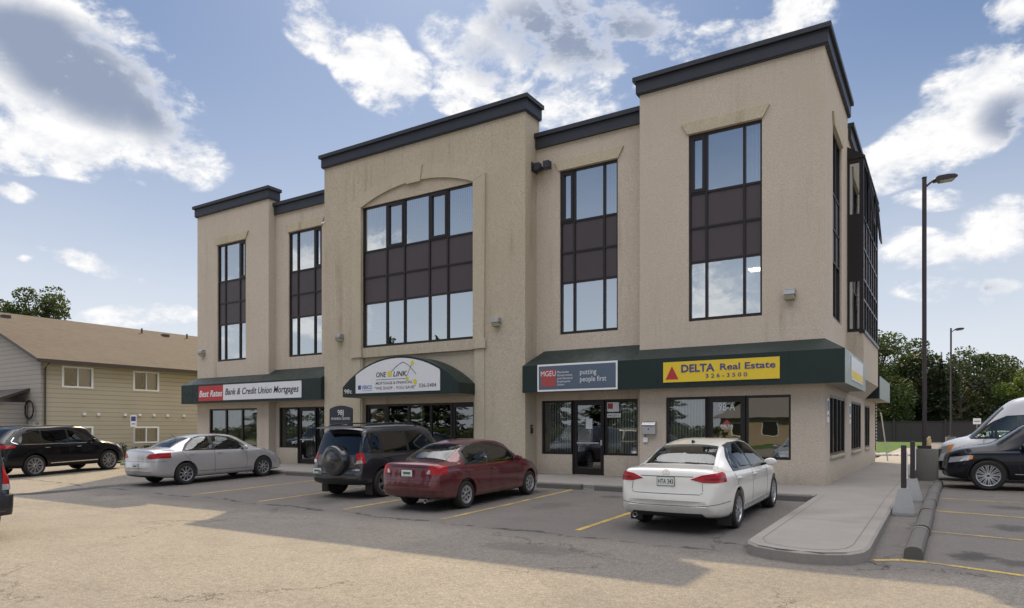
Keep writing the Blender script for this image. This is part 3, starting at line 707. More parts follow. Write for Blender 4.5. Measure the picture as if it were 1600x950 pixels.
# hanging planters behind the centre second-storey glass
for x in (-16.8, -16.2):
    t = MB('white', 'leaf')
    t.lathe([(.0, .0), (.17, .0), (.24, .30), (.21, .30), (.20, .27), (0, .26)], (x, 19.35, 4.95), 'z', 'white', 20)
    for k in range(26):
        a = random.uniform(0, 2*pi); r = .2; l = random.uniform(.15, .6); p0 = Vector((x+cos(a)*.1, 19.35+sin(a)*.1, 5.22)); p1 = p0+Vector((cos(a)*.17, sin(a)*.17, .12)); p2 = p1+Vector((cos(a)*.05, sin(a)*.05, -l))
        t.face([p0, p1, p1+Vector((.03, .03, 0))], 'leaf'); t.face([p1, p2, p1+Vector((.04, .03, -.02))], 'leaf')
    for a in (0, 2.1, 4.2): t.tube([(x+cos(a)*.2, 19.35+sin(a)*.2, 5.25), (x, 19.35, 6.1)], .006, 'white', 4)
    tag(t.build('hanging_planter'), 'white hanging plant pot %s behind the centre second-storey window' % ('on the left' if x < -16.5 else 'on the right'), 'planter', 'white pots hanging in the centre window')

# shopfronts ----------------------------------------------------
def shopfront(f0, u0, u1, z0, z1, divs, doors=(), name='window', glass='sglass', bl=(), d0=-.13, extras=None):
    """divs: mullion positions; doors: index of bays that are doors (down to the ground)"""
    fn = off(f0); us = [u0]+list(divs)+[u1]; D0, D1 = d0, d0+.08; out = []
    segs = [i for i in range(len(us)-1) if i not in doors]
    groups = []
    for i in segs:
        if groups and groups[-1][-1] == i-1: groups[-1].append(i)
        else: groups.append([i])
    for g in groups:
        a, b = us[g[0]], us[g[-1]+1]; mb = MB('frame')
        bx(mb, fn, a, a+.06, z0, z1, D0, D1, 'frame'); bx(mb, fn, b-.06, b, z0, z1, D0, D1, 'frame')
        bx(mb, fn, a+.06, b-.06, z1-.07, z1, D0, D1, 'frame'); bx(mb, fn, a+.06, b-.06, z0, z0+.07, D0, D1, 'frame')
        for i in g[1:]: bx(mb, fn, us[i]-.045, us[i]+.045, z0+.07, z1-.07, D0, D1-.004, 'frame')
        w = mb.build('window', ob)
        for i in g: mb = MB(glass); mb.face([fn(us[i]+.03, z0+.03, D0+.03), fn(us[i+1]-.03, z0+.03, D0+.03), fn(us[i+1]-.03, z1-.03, D0+.033), fn(us[i]+.03, z1-.03, D0+.033)], glass); mb.build('pane', w)
        out.append(w)
        for (i, x0, x1) in bl:
            if i in g: blinds(fn, x0, x1, z0+.05, z1-.08, D0-.08, pitch=.085, amp=.022, parent=w)
    for i in doors:
        a, b = us[i], us[i+1]; mb = MB('frame')
        for q in ((a, a+.05, .0, z1), (b-.05, b, .0, z1), (a+.05, b-.05, z1-.05, z1)): bx(mb, fn, *q, D0-.01, D1+.01, 'frame')
        for q in ((a+.055, a+.145, .015, z1-.055), (b-.145, b-.055, .015, z1-.055), (a+.145, b-.145, z1-.165, z1-.055), (a+.145, b-.145, .015, .20)): bx(mb, fn, *q, D0+.01, D1-.01, 'frame')
        dr = mb.build('door', ob)
        mb = MB(glass); mb.face([fn(a+.14, .19, D0+.03), fn(b-.14, .19, D0+.03), fn(b-.14, z1-.15, D0+.031), fn(a+.14, z1-.15, D0+.031)], glass); mb.build('pane', dr)
        mb = MB('alu'); bx(mb, fn, a+.17, b-.17, .98, 1.03, D1+.02, D1+.045, 'alu'); bx(mb, fn, b-.14, b-.08, .93, 1.1, D1-.01, D1+.02, 'alu'); mb.build('handle', dr); out.append(dr)
    return out
sg = shopfront(fnx(YR), -6.805, -3.419, .63, 2.352, [-5.63, -4.58], [1], bl=[(0, -6.75, -5.7)])
fnR = off(fnx(YR))
mb = MB('ltext', 'sign_brick')
text(mb, '98-A', -5.10, 1.96, .20, fnR, 'ltext', width=.46, bold=.015, align='CENTER', depth=-.093); text(mb, 'DELTA', -5.10, 1.49, .075, fnR, 'ltext', width=.33, bold=.02, align='CENTER', depth=-.093)
text(mb, 'REAL ESTATE', -5.10, 1.44, .03, fnR, 'ltext', width=.3, align='CENTER', depth=-.093)
for z, w in ((1.17, .62), (.98, .5)): bx(mb, fnR, -5.10-w/2, -5.10+w/2, z, z+.02, -.094, -.092, 'ltext')
mb.mesh([fnR(-5.22, 1.585, -.093), fnR(-4.98, 1.585, -.093), fnR(-5.10, 1.70, -.093)], [(0, 1, 2)], 'sign_brick')
mb.build('door_lettering', sg[-1], None)
sb = shopfront(fnx(YB), -11.19, -7.85, .63, 2.363, [-10.075, -8.963], [1], bl=[(0, -11.0, -10.12), (2, -8.9, -7.92)])
fnB = off(fnx(YB))
mb = MB('white', 'sign_brick', 'ink_g')
bx(mb, fnB, -9.63, -9.40, 1.45, 1.77, -.095, -.092, 'white'); mb.build('notice', sb[-1])
mb = MB('white', 'sign_brick', 'ink_g')
bx(mb, fnB, -8.90, -8.50, 1.98, 2.27, -.095, -.092, 'white'); bx(mb, fnB, -8.87, -8.70, 2.07, 2.24, -.0915, -.0905, 'sign_brick')
mb.build('notice', sb[1]); mb = MB('white', 'ink_g'); bx(mb, fnB, -8.90, -8.44, 1.80, 1.93, -.095, -.092, 'white'); text(mb, 'MGEU', -8.86, 1.83, .06, fnB, 'ink_g', width=.36, depth=-.0905)
mb.build('notice', sb[1], None)
sc = shopfront(fnx(YCI), RX0+.02, RX1-.02, .05, 2.36, [-17.45, -16.42, -15.39, -14.47], [0, 4], bl=[])
fnC = off(fnx(YCI))
mb = MB('orange', 'sign_yellow')
M['orange'] = vary(mat('poster_orange', (.42, .22, .12), .7), .4, 9, bst=0)
bx(mb, fnC, -18.30, -17.66, 1.75, 2.12, -.18, -.17, 'orange'); mb.build('poster', sc[1]); mb = MB('sign_yellow'); bx(mb, fnC, -18.30, -17.66, 1.30, 1.66, -.18, -.17, 'sign_yellow'); mb.build('poster', sc[1])
mb = MB('white'); bx(mb, fnC, -16.30, -16.22, .1, 2.3, -.7, -.6, 'white'); mb.build('white_post', sc[0])
sl_ = shopfront(fnx(YB), -24.13, -20.9, .65, 2.36, [-22.97, -21.85], [1], bl=[(0, -23.9, -23.0), (2, -21.8, -20.95)])
mb = MB('frame'); f_ = off(fnx(YB)); bx(mb, f_, -21.85, -20.9, 0, .65, -.13, -.05, 'frame'); mb.build('window_base', ob)
fnl = off(fnx(YB))
blinds(fnl, -22.8, -22.0, .2, 2.2, -.3, pitch=.1, parent=sl_[-1])
for i, (x, r, z, mm) in enumerate(((-23.1, .17, 1.95, 'orange'), (-22.5, .26, 1.98, 'sign_yellow'))):
    pass
shopfront(fnx(YL), -28.48, -25.11, .67, 2.35, [-27.32, -26.18], [], bl=[(0, -28.4, -27.4), (1, -27.25, -26.25), (2, -26.1, -25.2)])
for a, b, dv in ((20.0, 23.25, [20.8, 21.65, 22.45]), (24.93, 28.0, [25.7, 26.5, 27.25]), (29.3, 31.37, [30.0, 30.7])):
    shopfront(fny(XS), a, b, .72, 2.366, dv, [], d0=-.10)
for a, b in ((20.0, 23.25), (24.93, 28.0), (29.3, 31.37)): mb = MB('stucco_trim'); mb.box(XS-.02, XS+.06, a-.05, b+.05, .655, .715, 'stucco_trim'); build_b(mb, 'window_sill')

# raised stucco mouldings ---------------------------------------
def stroke(fn, pts_o, pts_i, t, nm, m='stucco_trim'):
    mb = MB(m); n = len(pts_o)
    for i in range(n-1):
        q = [pts_o[i], pts_o[i+1], pts_i[i+1], pts_i[i]]
        mb.prism([tuple(p) for p in q], fn, -.01, t, m)
    return mb
def arc(x0, x1, z0, zm, n, p=2.0):
    c = (x0+x1)/2; h = (x1-x0)/2
    R = (h*h+(zm-z0)**2)/(2*(zm-z0)); zc = zm-R
    return [(c+h*t, zc+sqrt(R*R-(h*t)**2)) for t in [-1+2*i/n for i in range(n+1)]]
oc = arc(-19.04, -12.90, 9.93, 10.72, 24); ic = arc(-18.53, -13.40, 9.745, 10.25, 24)
fC = off(fnx(YC))
mb = stroke(fC, oc, ic, .07, 'm', 'stucco_m')
for (a, b) in ((-18.98, -18.54), (-13.39, -12.95)): mb.prism([(a, 4.3), (b, 4.3), (b, 9.74), (a-.06 if a < -16 else a, 9.93), (a-.06 if a < -16 else a, 9.7)] if a < -16 else [(a, 4.3), (b, 4.3), (b+.05, 9.92), (a, 9.74)], fC, -.01, .07, 'stucco_m')
mb.prism([(-16.28, 10.18), (-15.66, 10.18), (-15.56, 10.74), (-16.38, 10.74)], fC, 0, .11, 'stucco_m')
mb.prism([(-19.05, 4.13), (-18.5, 4.13), (-18.5, 4.3), (-19.05, 4.3)], fC, -.01, .09, 'stucco_m'); mb.prism([(-13.43, 4.13), (-12.88, 4.13), (-12.88, 4.42), (-13.43, 4.42)], fC, -.01, .09, 'stucco_m')
mb.prism([(-18.98, 0), (-18.6, 0), (-18.6, 4.12), (-18.98, 4.12)], fC, -.01, .03, 'stucco_m'); mb.prism([(-13.33, 0), (-12.95, 0), (-12.95, 4.12), (-13.33, 4.12)], fC, -.01, .03, 'stucco_m')
mb.build('arch_moulding', ob)
for u0, u1, y in UPR:
    mb = MB('stucco_trim')
    mb.prism([(u0-.02, WT+.01), (u1+.02, WT+.01), (u1+.2, WT+.33), (u0-.2, WT+.33)], off(fnx(y)), -.01, .05, 'stucco_trim'); mb.build('lintel', ob)
mb = MB('stucco_trim'); mb.prism([(20.56, WT+.01), (22.42, WT+.01), (22.6, WT+.33), (20.4, WT+.33)], off(fny(XS)), -.01, .05, 'stucco_trim'); mb.build('lintel', ob)

# the glazed bay on the side ------------------------------------
XB = -2.145; BY0, BY1 = 23.80, 29.12; BZ0, BZ1 = 4.47, 9.86
mb = MB('stucco')
prof = [(XS+.002, 2.55), (XB, 3.02), (XB, BZ0), (XS+.002, BZ0)]
mb.prism(prof, lambda p, q, t: (p, t, q), BY0, BY1, 'stucco'); build_b(mb, 'bay_base')
mb = MB('frame')
fB = lambda u, v, t: (XB+t, u, v)
bx(mb, fB, BY0, BY0+.12, BZ0, BZ1, -.1, 0, 'frame'); bx(mb, fB, BY1-.12, BY1, BZ0, BZ1, -.1, 0, 'frame')
bx(mb, fB, BY0+.12, BY1-.12, BZ1-.09, BZ1, -.1, 0, 'frame'); bx(mb, fB, BY0-.02, BY1+.02, BZ0-.05, BZ0+.06, -.12, .04, 'frame')
bm_ = [BY0+.12+(BY1-BY0-.24)*i/6 for i in range(7)]
for y in bm_[1:-1]: bx(mb, fB, y-.04, y+.04, BZ0+.06, BZ1-.09, -.1, -.005, 'frame')
for z in (5.5, 6.14, 7.10, 8.08):
    for a, b in zip(bm_[:-1], bm_[1:]): bx(mb, fB, a+.04, b-.04, z-.035, z+.035, -.1, -.009, 'frame')
# near facet (faces the camera)
fF = lambda u, v, t: (u, BY0-t, v)
for q in ((XS, XS+.07, BZ0, BZ1+.1), (XB-.12, XB-.002, BZ0, BZ1-.02), (XS+.07, XB-.12, BZ1-.12, BZ1), (XS+.07, XB-.12, BZ0, BZ0+.1), (XS+.07, XB-.12, 6.05, 8.14)): bx(mb, fF, *q, -.08, .004, 'frame')
# sloped top
mb.prism([(XS+.002, BZ1+.001), (XB+.04, BZ1+.001), (XB+.04, BZ1+.06), (XS+.002, BZ1+.40)], lambda p, q, t: (p, t, q), BY0-.03, BY1+.03, 'frame')
wb = build_b(mb, 'window', 'tall glazed bay of dark frames')
mb = MB('wglass')
for a, b in zip(bm_[:-1], bm_[1:]):
    for z0_, z1_ in ((BZ0, 5.5), (5.5, 6.14), (8.08, BZ1-.05)): mb = MB('wglass'); mb.face([off(fB)(a, z0_+.02, -.05), off(fB)(b, z0_+.02, -.05), off(fB)(b, z1_-.02, -.052), off(fB)(a, z1_-.02, -.052)], 'wglass'); mb.build('pane', wb)
for z0_, z1_ in ((BZ0, 6.1), (8.1, BZ1-.05)): mb = MB('wglass'); mb.face([off(fF)(XS+.03, z0_, -.04), off(fF)(XB-.05, z0_, -.04), off(fF)(XB-.05, z1_, -.041), off(fF)(XS+.03, z1_, -.041)], 'wglass'); mb.build('pane', wb)
mb = MB('spandrel')
for a, b in zip(bm_[:-1], bm_[1:]):
    for z0_, z1_ in ((6.14, 7.1), (7.1, 8.08)): bx(mb, off(fB), a+.03, b-.03, z0_+.02, z1_-.02, -.09, -.045, 'spandrel')
mb.build('spandrel_panel', wb)
# two open top-hung casements
for y in (24.7, 27.4):
    mb = MB('frame', 'wglass')
    a = radians(5); H = 1.62
    def fo(u, v, t, y=y, a=a): return tuple(Vector((XB+.02+(H-v)*sin(a)+t*cos(a), y+u, BZ1-.1-(H-v)*cos(a)))-Vector((XS, YR, 0)))
    for q in ((0, .06, 0, H), (.74, .80, 0, H), (.06, .74, 0, .07), (.06, .74, H-.07, H)): bx(mb, fo, *q, 0, .05, 'frame')
    mb.face([fo(.05, .05, .025), fo(.75, .05, .025), fo(.75, H-.05, .025), fo(.05, H-.05, .025)], 'wglass'); mb.build('open_sash', wb)
mb = MB('stucco'); mb.prism([(XS+.002, BZ0+.06), (XB-.2, BZ0+.06), (XB-.2, BZ1), (XS+.002, BZ1)], lambda p, q, t: (p, t, q), BY0+.3, BY1-.3, 'interior')
build_b(mb, 'bay_interior')

# awnings --------------------------------------------------------
def rib(mb, fn, u, v0, v1, t): bx(mb, fn, u-.006, u+.006, v0, v1, t-.001, t+.004, 'awning')
YA = 18.65; ZA0, ZA1 = 2.59, 3.44
# right awning: front + hip + side
mb = MB('awning', 'soffit')
x0, x1 = XCR+.004, -2.09; yb = 23.79
def zs(y): return ZA1+(y-YA)*.60
mb.face([(x0, YA, ZA0), (x1, YA, ZA0), (x1, YA, ZA1), (x0, YA, ZA1)], 'awning')
mb.face([(x0, YA, ZA1), (XR, YA, ZA1), (XR, YB-.004, 3.98), (x0+.30, YB-.004, 3.98)], 'awning')
mb.face([(x0, YA, ZA1), (x0+.30, YB-.004, 3.98), (x0, YB-.004, ZA1)], 'awning'); 
mb.face([(XR, YA, ZA1), (x1, YA, ZA1), (XS+.004, YR-.004, 3.76), (XR, YR-.004, 3.76)], 'awning')
mb.face([(XR, YA, ZA1), (XR, YR-.004, 3.76), (XR, YB, 3.98), (XR, YB, 3.2)], 'awning')
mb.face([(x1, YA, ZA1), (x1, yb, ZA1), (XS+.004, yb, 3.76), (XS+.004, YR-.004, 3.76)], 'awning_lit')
M['awning_lit'] = vary(mat('green_vinyl_lit_side', (.22, .27, .25), .35, spec=.5), .15, 1.5, bs=3, bst=.15, bd=.02)  # paler copy of the awning vinyl; brightness of the side faces painted in
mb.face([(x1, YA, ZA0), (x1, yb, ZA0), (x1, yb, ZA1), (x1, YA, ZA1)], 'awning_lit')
mb.face([(x0, YA, ZA0+.02), (x1, YA, ZA0+.02), (x1, YR-.004, ZA0+.02), (XS, YR-.004, ZA0+.02), (XR, YR-.004, ZA0+.02), (XR, YB-.004, ZA0+.02), (x0, YB-.004, ZA0+.02)], 'soffit')
mb.face([(XS+.003, YR-.004, ZA0+.02), (x1, YR-.004, ZA0+.02), (x1, yb, ZA0+.02), (XS+.003, yb, ZA0+.02)], 'soffit')
mb.face([(x0, YA, ZA0), (x0, YC, ZA0), (x0, YC, ZA1), (x0, YA, ZA1)], 'awning')
for x in (-10.0, -8.4, -6.9, -5.3, -3.4): rib(mb, fnx(YA), x, ZA0, ZA1, 0)
aw = build_b(mb, 'awning', 'long green awning wrapping the right corner')
fA = off(fnx(YA-.004)); EM = .02
mb = MB('sign_slate', 'white', 'sign_brick', 'ltext')
bx(mb, fA, -10.81, -8.11, 2.61, 3.45, 0, EM, 'white'); bx(mb, fA, -10.76, -8.16, 2.665, 3.395, EM, EM+.004, 'sign_slate')
bx(mb, fA, -10.66, -10.16, 2.76, 3.28, EM+.004, EM+.008, 'sign_brick'); text(mb, 'MGEU', -10.68, 3.08, .16, fA, 'ltext', width=.53, depth=EM+.011)
for i, s in enumerate(('Manitoba', 'Government', 'and General', 'Employees\'', 'Union')): text(mb, s, -10.10, 3.16-.095*i, .065, fA, 'ltext', depth=EM+.011, width=(.40, .52, .52, .46, .24)[i])
text(mb, 'putting', -9.32, 3.09, .155, fA, 'ltext', width=.54, depth=EM+.011); text(mb, 'people first', -9.32, 2.875, .155, fA, 'ltext', width=.86, depth=EM+.011)
mb.build('sign_panel', aw, None)
mb = MB('sign_yellow', 'sign_blue', 'sign_red')
bx(mb, fA, -6.72, -3.61, 2.75, 3.315, 0, EM, 'sign_yellow')
mb.prism([(-6.65, 2.83), (-6.28, 2.83), (-6.465, 3.20)], fA, EM, EM+.005, 'sign_red')
text(mb, 'DELTA', -6.20, 3.02, .20, fA, 'sign_blue', width=.92, bold=.028, depth=EM+.008); text(mb, 'Real Estate', -5.13, 3.04, .165, fA, 'sign_blue', width=1.42, bold=.018, depth=EM+.008)
text(mb, '326-3500', -5.52, 2.84, .105, fA, 'sign_blue', width=1.10, bold=.01, sp=1.5, depth=EM+.008)
mb.build('sign_panel', aw, None)
mb = MB('sign_yellow', 'sign_white'); f_ = off(fny(x1+.002))
bx(mb, f_, 19.9, 22.8, 2.74, 3.36, 0, .015, 'sign_white'); bx(mb, f_, 19.95, 22.75, 2.78, 3.0, .015, .018, 'sign_yellow'); mb.build('sign_panel', aw)
# far side awning
mb = MB('awning', 'soffit', 'awning_lit'); X1 = -2.09
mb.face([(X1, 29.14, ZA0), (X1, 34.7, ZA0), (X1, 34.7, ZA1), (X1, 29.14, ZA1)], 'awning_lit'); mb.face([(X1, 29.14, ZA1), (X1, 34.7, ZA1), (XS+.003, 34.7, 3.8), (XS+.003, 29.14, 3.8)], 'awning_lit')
mb.face([(XS+.003, 29.14, ZA0), (X1, 29.14, ZA0), (X1, 29.14, ZA1), (XS+.003, 29.14, 3.8)], 'awning'); mb.face([(XS+.003, 29.14, ZA0+.02), (X1, 29.14, ZA0+.02), (X1, 34.7, ZA0+.02), (XS+.003, 34.7, ZA0+.02)], 'soffit')
mb.face([(XS+.003, 34.7, ZA0), (X1, 34.7, ZA0), (X1, 34.7, ZA1), (XS+.003, 34.7, 3.8)], 'awning')
build_b(mb, 'awning', 'short awning at the far end of the side wall')
# left awning
mb = MB('awning', 'soffit', 'awning_lit')
x0, x1 = -29.78, XCL-.004
mb.face([(x0, YA, ZA0), (x1, YA, ZA0), (x1, YA, ZA1), (x0, YA, ZA1)], 'awning')
mb.face([(x0, YA, ZA1), (XLR, YA, ZA1), (XLR, YL-.004, 3.78), (XLL-.004, YL-.004, 3.78)], 'awning'); mb.face([(XLR, YA, ZA1), (x1, YA, ZA1), (x1, YB-.004, 3.98), (XLR, YB-.004, 3.98)], 'awning')
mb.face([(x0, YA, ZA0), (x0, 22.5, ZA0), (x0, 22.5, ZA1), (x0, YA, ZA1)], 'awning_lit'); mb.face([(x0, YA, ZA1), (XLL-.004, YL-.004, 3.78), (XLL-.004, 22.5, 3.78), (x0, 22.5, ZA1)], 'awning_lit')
mb.face([(x1, YA, ZA0), (x1, YB, ZA0), (x1, YB, 3.98), (x1, YA, ZA1)], 'awning')
mb.face([(x0, YA, ZA0+.02), (x1, YA, ZA0+.02), (x1, YB-.004, ZA0+.02), (XLR, YB-.004, ZA0+.02), (XLR, YL-.004, ZA0+.02), (XLL-.003, YL-.004, ZA0+.02), (XLL-.003, 22.5, ZA0+.02), (x0, 22.5, ZA0+.02)], 'soffit')
for x in (-28.9, -27.4, -25.9, -24.4, -22.9): rib(mb, fnx(YA), x, ZA0, ZA1, 0)
aw = build_b(mb, 'awning', 'green awning with a red and white sign at the left end')
mb = MB('sign_red', 'sign_white', 'ltext', 'ink')
bx(mb, fA, -28.43, -26.655, 2.69, 3.36, 0, EM, 'sign_red'); bx(mb, fA, -26.65, -21.65, 2.70, 3.37, 0, EM, 'sign_white')
text(mb, 'Best Rates', -28.37, 2.88, .27, fA, 'ltext', width=1.66, bold=.02, shear=.25, depth=EM+.005); text(mb, 'Bank & Credit Union Mortgages', -26.5, 2.93, .27, fA, 'ink', width=4.7, bold=.012, shear=.25, depth=EM+.005)
mb.build('sign_panel', aw, None)
# centre arched awning
YCA = 17.9; cx0, cx1 = -18.59, -13.34; zb_, ze, zp = 2.60, 2.96, 3.955
A = arc(cx0, cx1, ze, zp, 28)
mb = MB('awning', 'soffit')
mb.face([(cx0, YCA, zb_)]+[(cx1, YCA, zb_)]+[(x, YCA, z) for x, z in A[::-1]], 'awning')
for (a, b), (c, d) in zip(A[:-1], A[1:]): mb.face([(a, YCA, b), (c, YCA, d), (c, YC-.003, d), (a, YC-.003, b)], 'awning', True)
mb.face([(cx0, YCA, zb_), (cx0, YC-.003, zb_), (cx0, YC-.003, ze), (cx0, YCA, ze)], 'awning'); mb.face([(cx1, YCA, zb_), (cx1, YC-.003, zb_), (cx1, YC-.003, ze), (cx1, YCA, ze)], 'awning')
mb.face([(cx0, YCA, zb_+.02), (cx1, YCA, zb_+.02), (cx1, YC-.003, zb_+.02), (cx0, YC-.003, zb_+.02)], 'soffit')
for x in (-18.15, -13.75): rib(mb, fnx(YCA), x, zb_, 3.05, 0)
aw = build_b(mb, 'awning', 'arched green awning over the centre entrance')
fK = off(fnx(YCA-.004)); mb = MB('sign_white', 'ink', 'dot_yellow', 'sky_blue', 'ltext', 'ink_g')
S = [(-17.92, 2.72), (-14.09, 2.72), (-14.09, 3.34)]; A2 = arc(-18.5, -13.45, 2.97, 3.885, 60); S += [(x, z) for x, z in A2[::-1] if -17.92 < x < -14.09]; S += [(-17.92, 3.34)]
mb.prism(S, fK, 0, .015, 'sign_white'); e = .020
text(mb, 'ONE', -16.92, 3.26, .17, fK, 'ink', width=.46, bold=.015, shear=.15, depth=e); text(mb, 'LINK', -16.13, 3.26, .17, fK, 'ink', width=.62, bold=.015, shear=.2, depth=e)
def disc(cx, cz, r, m, d): mb.mesh([fK(cx+r*cos(2*pi*i/16), cz+r*sin(2*pi*i/16), d) for i in range(16)], [tuple(range(16))], m)
def pl(pts, w, m, d):
    for p, q in zip(pts[:-1], pts[1:]):
        t = (Vector(q)-Vector(p)).normalized()*w/2; nr = Vector((-t.y, t.x))
        mb.mesh([fK(*(Vector(p)-nr), d), fK(*(Vector(q)-nr), d), fK(*(Vector(q)+nr), d), fK(*(Vector(p)+nr), d)], [(0, 1, 2, 3)], m)
pl([(-16.25+1.15*t, 3.36+.38*sin(pi*min(1, t*1.02)*.78+.1)-.55*max(0, t-.5)) for t in [i/14 for i in range(15)]], .018, 'ink', e+.001)
pl([(-15.55, 3.18), (-15.28, 3.68)], .015, 'ink', e+.002); pl([(-16.94, 3.17), (-15.56, 3.17)], .014, 'ink', e+.001)
for cx_, cz_, r in ((-16.30, 3.36, .10), (-15.27, 3.69, .075), (-15.50, 3.17, .06), (-15.16, 3.05, .085)): disc(cx_, cz_, r, 'dot_yellow', e+.004)
text(mb, 'MORTGAGE & FINANCIAL', -16.95, 3.00, .09, fK, 'ink_g', width=1.68, bold=.01, shear=.2, depth=e); text(mb, '"WE SHOP - YOU SAVE"', -16.98, 2.82, .10, fK, 'ink_g', width=1.85, bold=.01, depth=e)
text(mb, 'VERICO', -17.62, 2.86, .13, fK, 'sky_blue', width=.50, bold=.02, depth=e); bx(mb, fK, -17.80, -17.66, 2.85, 3.0, .015, e, 'sign_blue'); bx(mb, fK, -17.62, -17.12, 2.80, 2.81, .015, e, 'sky_blue')
text(mb, '326-5484', -14.98, 2.85, .12, fK, 'ink_g', width=.74, bold=.012, depth=e)
text(mb, '98c', -18.50, 2.73, .15, fK, 'ltext', width=.38, depth=.004)
mb.build('sign_panel', aw, None)

# ------------------------------------------------------------ things fixed on the walls
def wall_light(x, y, z, label):
    t = thing('wall_light', label, 'wall light', (x, y, z), 0, 'galvanised wall lights on the facade')
    mb = MB('galv', 'lens')
    mb.prism([(0, -.04), (0, .13), (-.10, .15), (-.20, .10), (-.22, -.01)], lambda p, q, s: (s, p, q), -.14, .14, 'galv'); mb.build('housing', t)
    mb = MB('lens'); mb.prism([(-.005, -.05), (-.21, -.02), (-.17, -.13), (-.03, -.15)], lambda p, q, s: (s, p, q), -.12, .12, 'lens'); mb.build('lens', t)
wall_light(-3.43, YR, 4.95, 'galvanised wall light on the right tower, right of its window'); wall_light(-12.43, YC, 4.94, 'galvanised wall light right of the arched centre window')
wall_light(-19.64, YC, 4.94, 'galvanised wall light left of the arched centre window'); wall_light(-28.9, YL, 4.93, 'small galvanised wall light at the far left end of the facade')
t = thing('flood_light', 'twin grey flood light high in the corner beside the centre block', 'flood light', (-10.98, YB, 9.95))
mb = MB('band'); mb.box(-.38, .0, -.10, -.02, -.04, .04, 'band'); mb.box(-.42, -.36, -.35, .0, -.12, .16, 'band'); mb.build('bracket', t)
for x in (-.24, .12):
    mb = MB('band', 'lens'); mb.box(x-.10, x+.12, -.34, -.12, -.13, .12, 'band', bev=.02); mb.build('lamp_head', t)
t = thing('security_camera', 'tiny white security camera on the left edge of the centre block', 'camera', (XCL-.0, YC+.1, 9.55))
mb = MB('white'); mb.box(-.10, -.0, -.05, .05, -.05, .05, 'white'); mb.tube([(-.06, 0, 0), (-.10, -.16, -.05)], .035, 'white'); mb.build('body', t)
t = thing('mailbox', 'silver wall mailbox with a keyhole between the two right-hand doors', 'mailbox', (-7.28, YR, 1.28))
mb = MB('alu'); mb.prism([(0, 0), (-.13, .02), (-.13, .25), (-.16, .28), (-.10, .36), (0, .40)], lambda p, q, s: (s, p, q), -.2, .2, 'alu'); mb.build('body', t)
mb = MB('black'); mb.lathe([(0, -.137), (.022, -.137), (.022, -.12)], (0, 0, .16), 'y', 'black', 12); mb.box(-.12, .12, -.134, -.12, .235, .243, 'black'); mb.build('lock', t)
t = thing('phone_tag', 'small white tag hanging under the silver mailbox', 'tag', (-7.46, YR, 1.08)); mb = MB('white', 'black'); mb.box(-.02, .12, -.05, -.01, -.02, .12, 'white'); mb.tube([(.0, -.03, .1), (.06, -.03, .2), (.1, -.03, .24)], .008, 'black', 5); mb.build('tag_body', t)
t = thing('business_sign', 'dark navy plaque with arched top on the wall left of the centre entrance', 'plaque', (-19.62, YC, .8))
A3 = arc(-.60, .60, 1.42, 1.54, 14)
mb = MB('navy_plaque'); mb.prism([(-.60, 0), (.60, 0)]+A3[::-1], lambda p, q, s: (p, -s, q), .005, .05, 'navy_plaque'); mb.build('panel', t)
mb = MB('ltext'); fp = lambda u, v, s: (u, -s, v)
text(mb, '98J', 0, 1.18, .20, fp, 'ltext', width=.32, align='CENTER', depth=.053); text(mb, 'BUSINESS CENTRE', 0, 1.0, .085, fp, 'ltext', width=.98, align='CENTER', depth=.053)
for i, w in enumerate((.7, .75, .6, .66)): mb.box(-w/2, w/2, -.054, -.052, .80-.17*i, .815-.17*i, 'ltext')
mb.build('lettering', t)
t = thing('intercom', 'small dark intercom on the side of the centre block by the union office door', 'intercom', (XCR, 19.2, 1.3)); mb = MB('black', 'galv'); mb.box(.003, .05, -.05, .05, 0, .28, 'black', bev=.01); mb.build('case', t); mb = MB('galv'); mb.box(.05, .055, -.03, .03, .18, .24, 'galv'); mb.build('speaker_grille', t)
for i, (y, s) in enumerate(((19.55, 'nearest the corner'), (24.4, 'between the first and second windows'))):
    t = thing('parking_notice', 'narrow white and blue parking notice on the side wall %s' % s, 'sign', (XS, y, 1.62), 0, 'parking notices on the side wall')
    mb = MB('white', 'sky_blue', 'sign_red'); fq = lambda u, v, q: (q, u, v); bx(mb, fq, -.15, .15, 0, .62, .003, .02, 'white'); bx(mb, fq, -.12, .12, .30, .56, .02, .023, 'sky_blue'); bx(mb, fq, -.10, .10, .14, .2, .02, .023, 'sign_red'); mb.build('panel', t)

# ------------------------------------------------------------ cars
def pchip(keys):
    xs = [k[0] for k in keys]; ys_ = [k[1] for k in keys]; n = len(xs)
    h = [xs[i+1]-xs[i] for i in range(n-1)]; dl = [(ys_[i+1]-ys_[i])/h[i] for i in range(n-1)]
    m = [dl[0]]+[0 if dl[i-1]*dl[i] <= 0 else 2*dl[i-1]*dl[i]/(dl[i-1]+dl[i]) for i in range(1, n-1)]+[dl[-1]]
    def f(x):
        if x <= xs[0]: return ys_[0]
        if x >= xs[-1]: return ys_[-1]
        i = max(j for j in range(n-1) if xs[j] <= x); t = (x-xs[i])/h[i]
        return ys_[i]*(2*t**3-3*t*t+1)+h[i]*m[i]*(t**3-2*t*t+t)+ys_[i+1]*(-2*t**3+3*t*t)+h[i]*m[i+1]*(t**3-t*t)
    return f
def chaikin(p, it=2):
    for _ in range(it):
        q = [p[0]]
        for a, b in zip(p[:-1], p[1:]): q += [(a[0]*.75+b[0]*.25, a[1]*.75+b[1]*.25), (a[0]*.25+b[0]*.75, a[1]*.25+b[1]*.75)]
        q.append(p[-1]); p = q
    return p
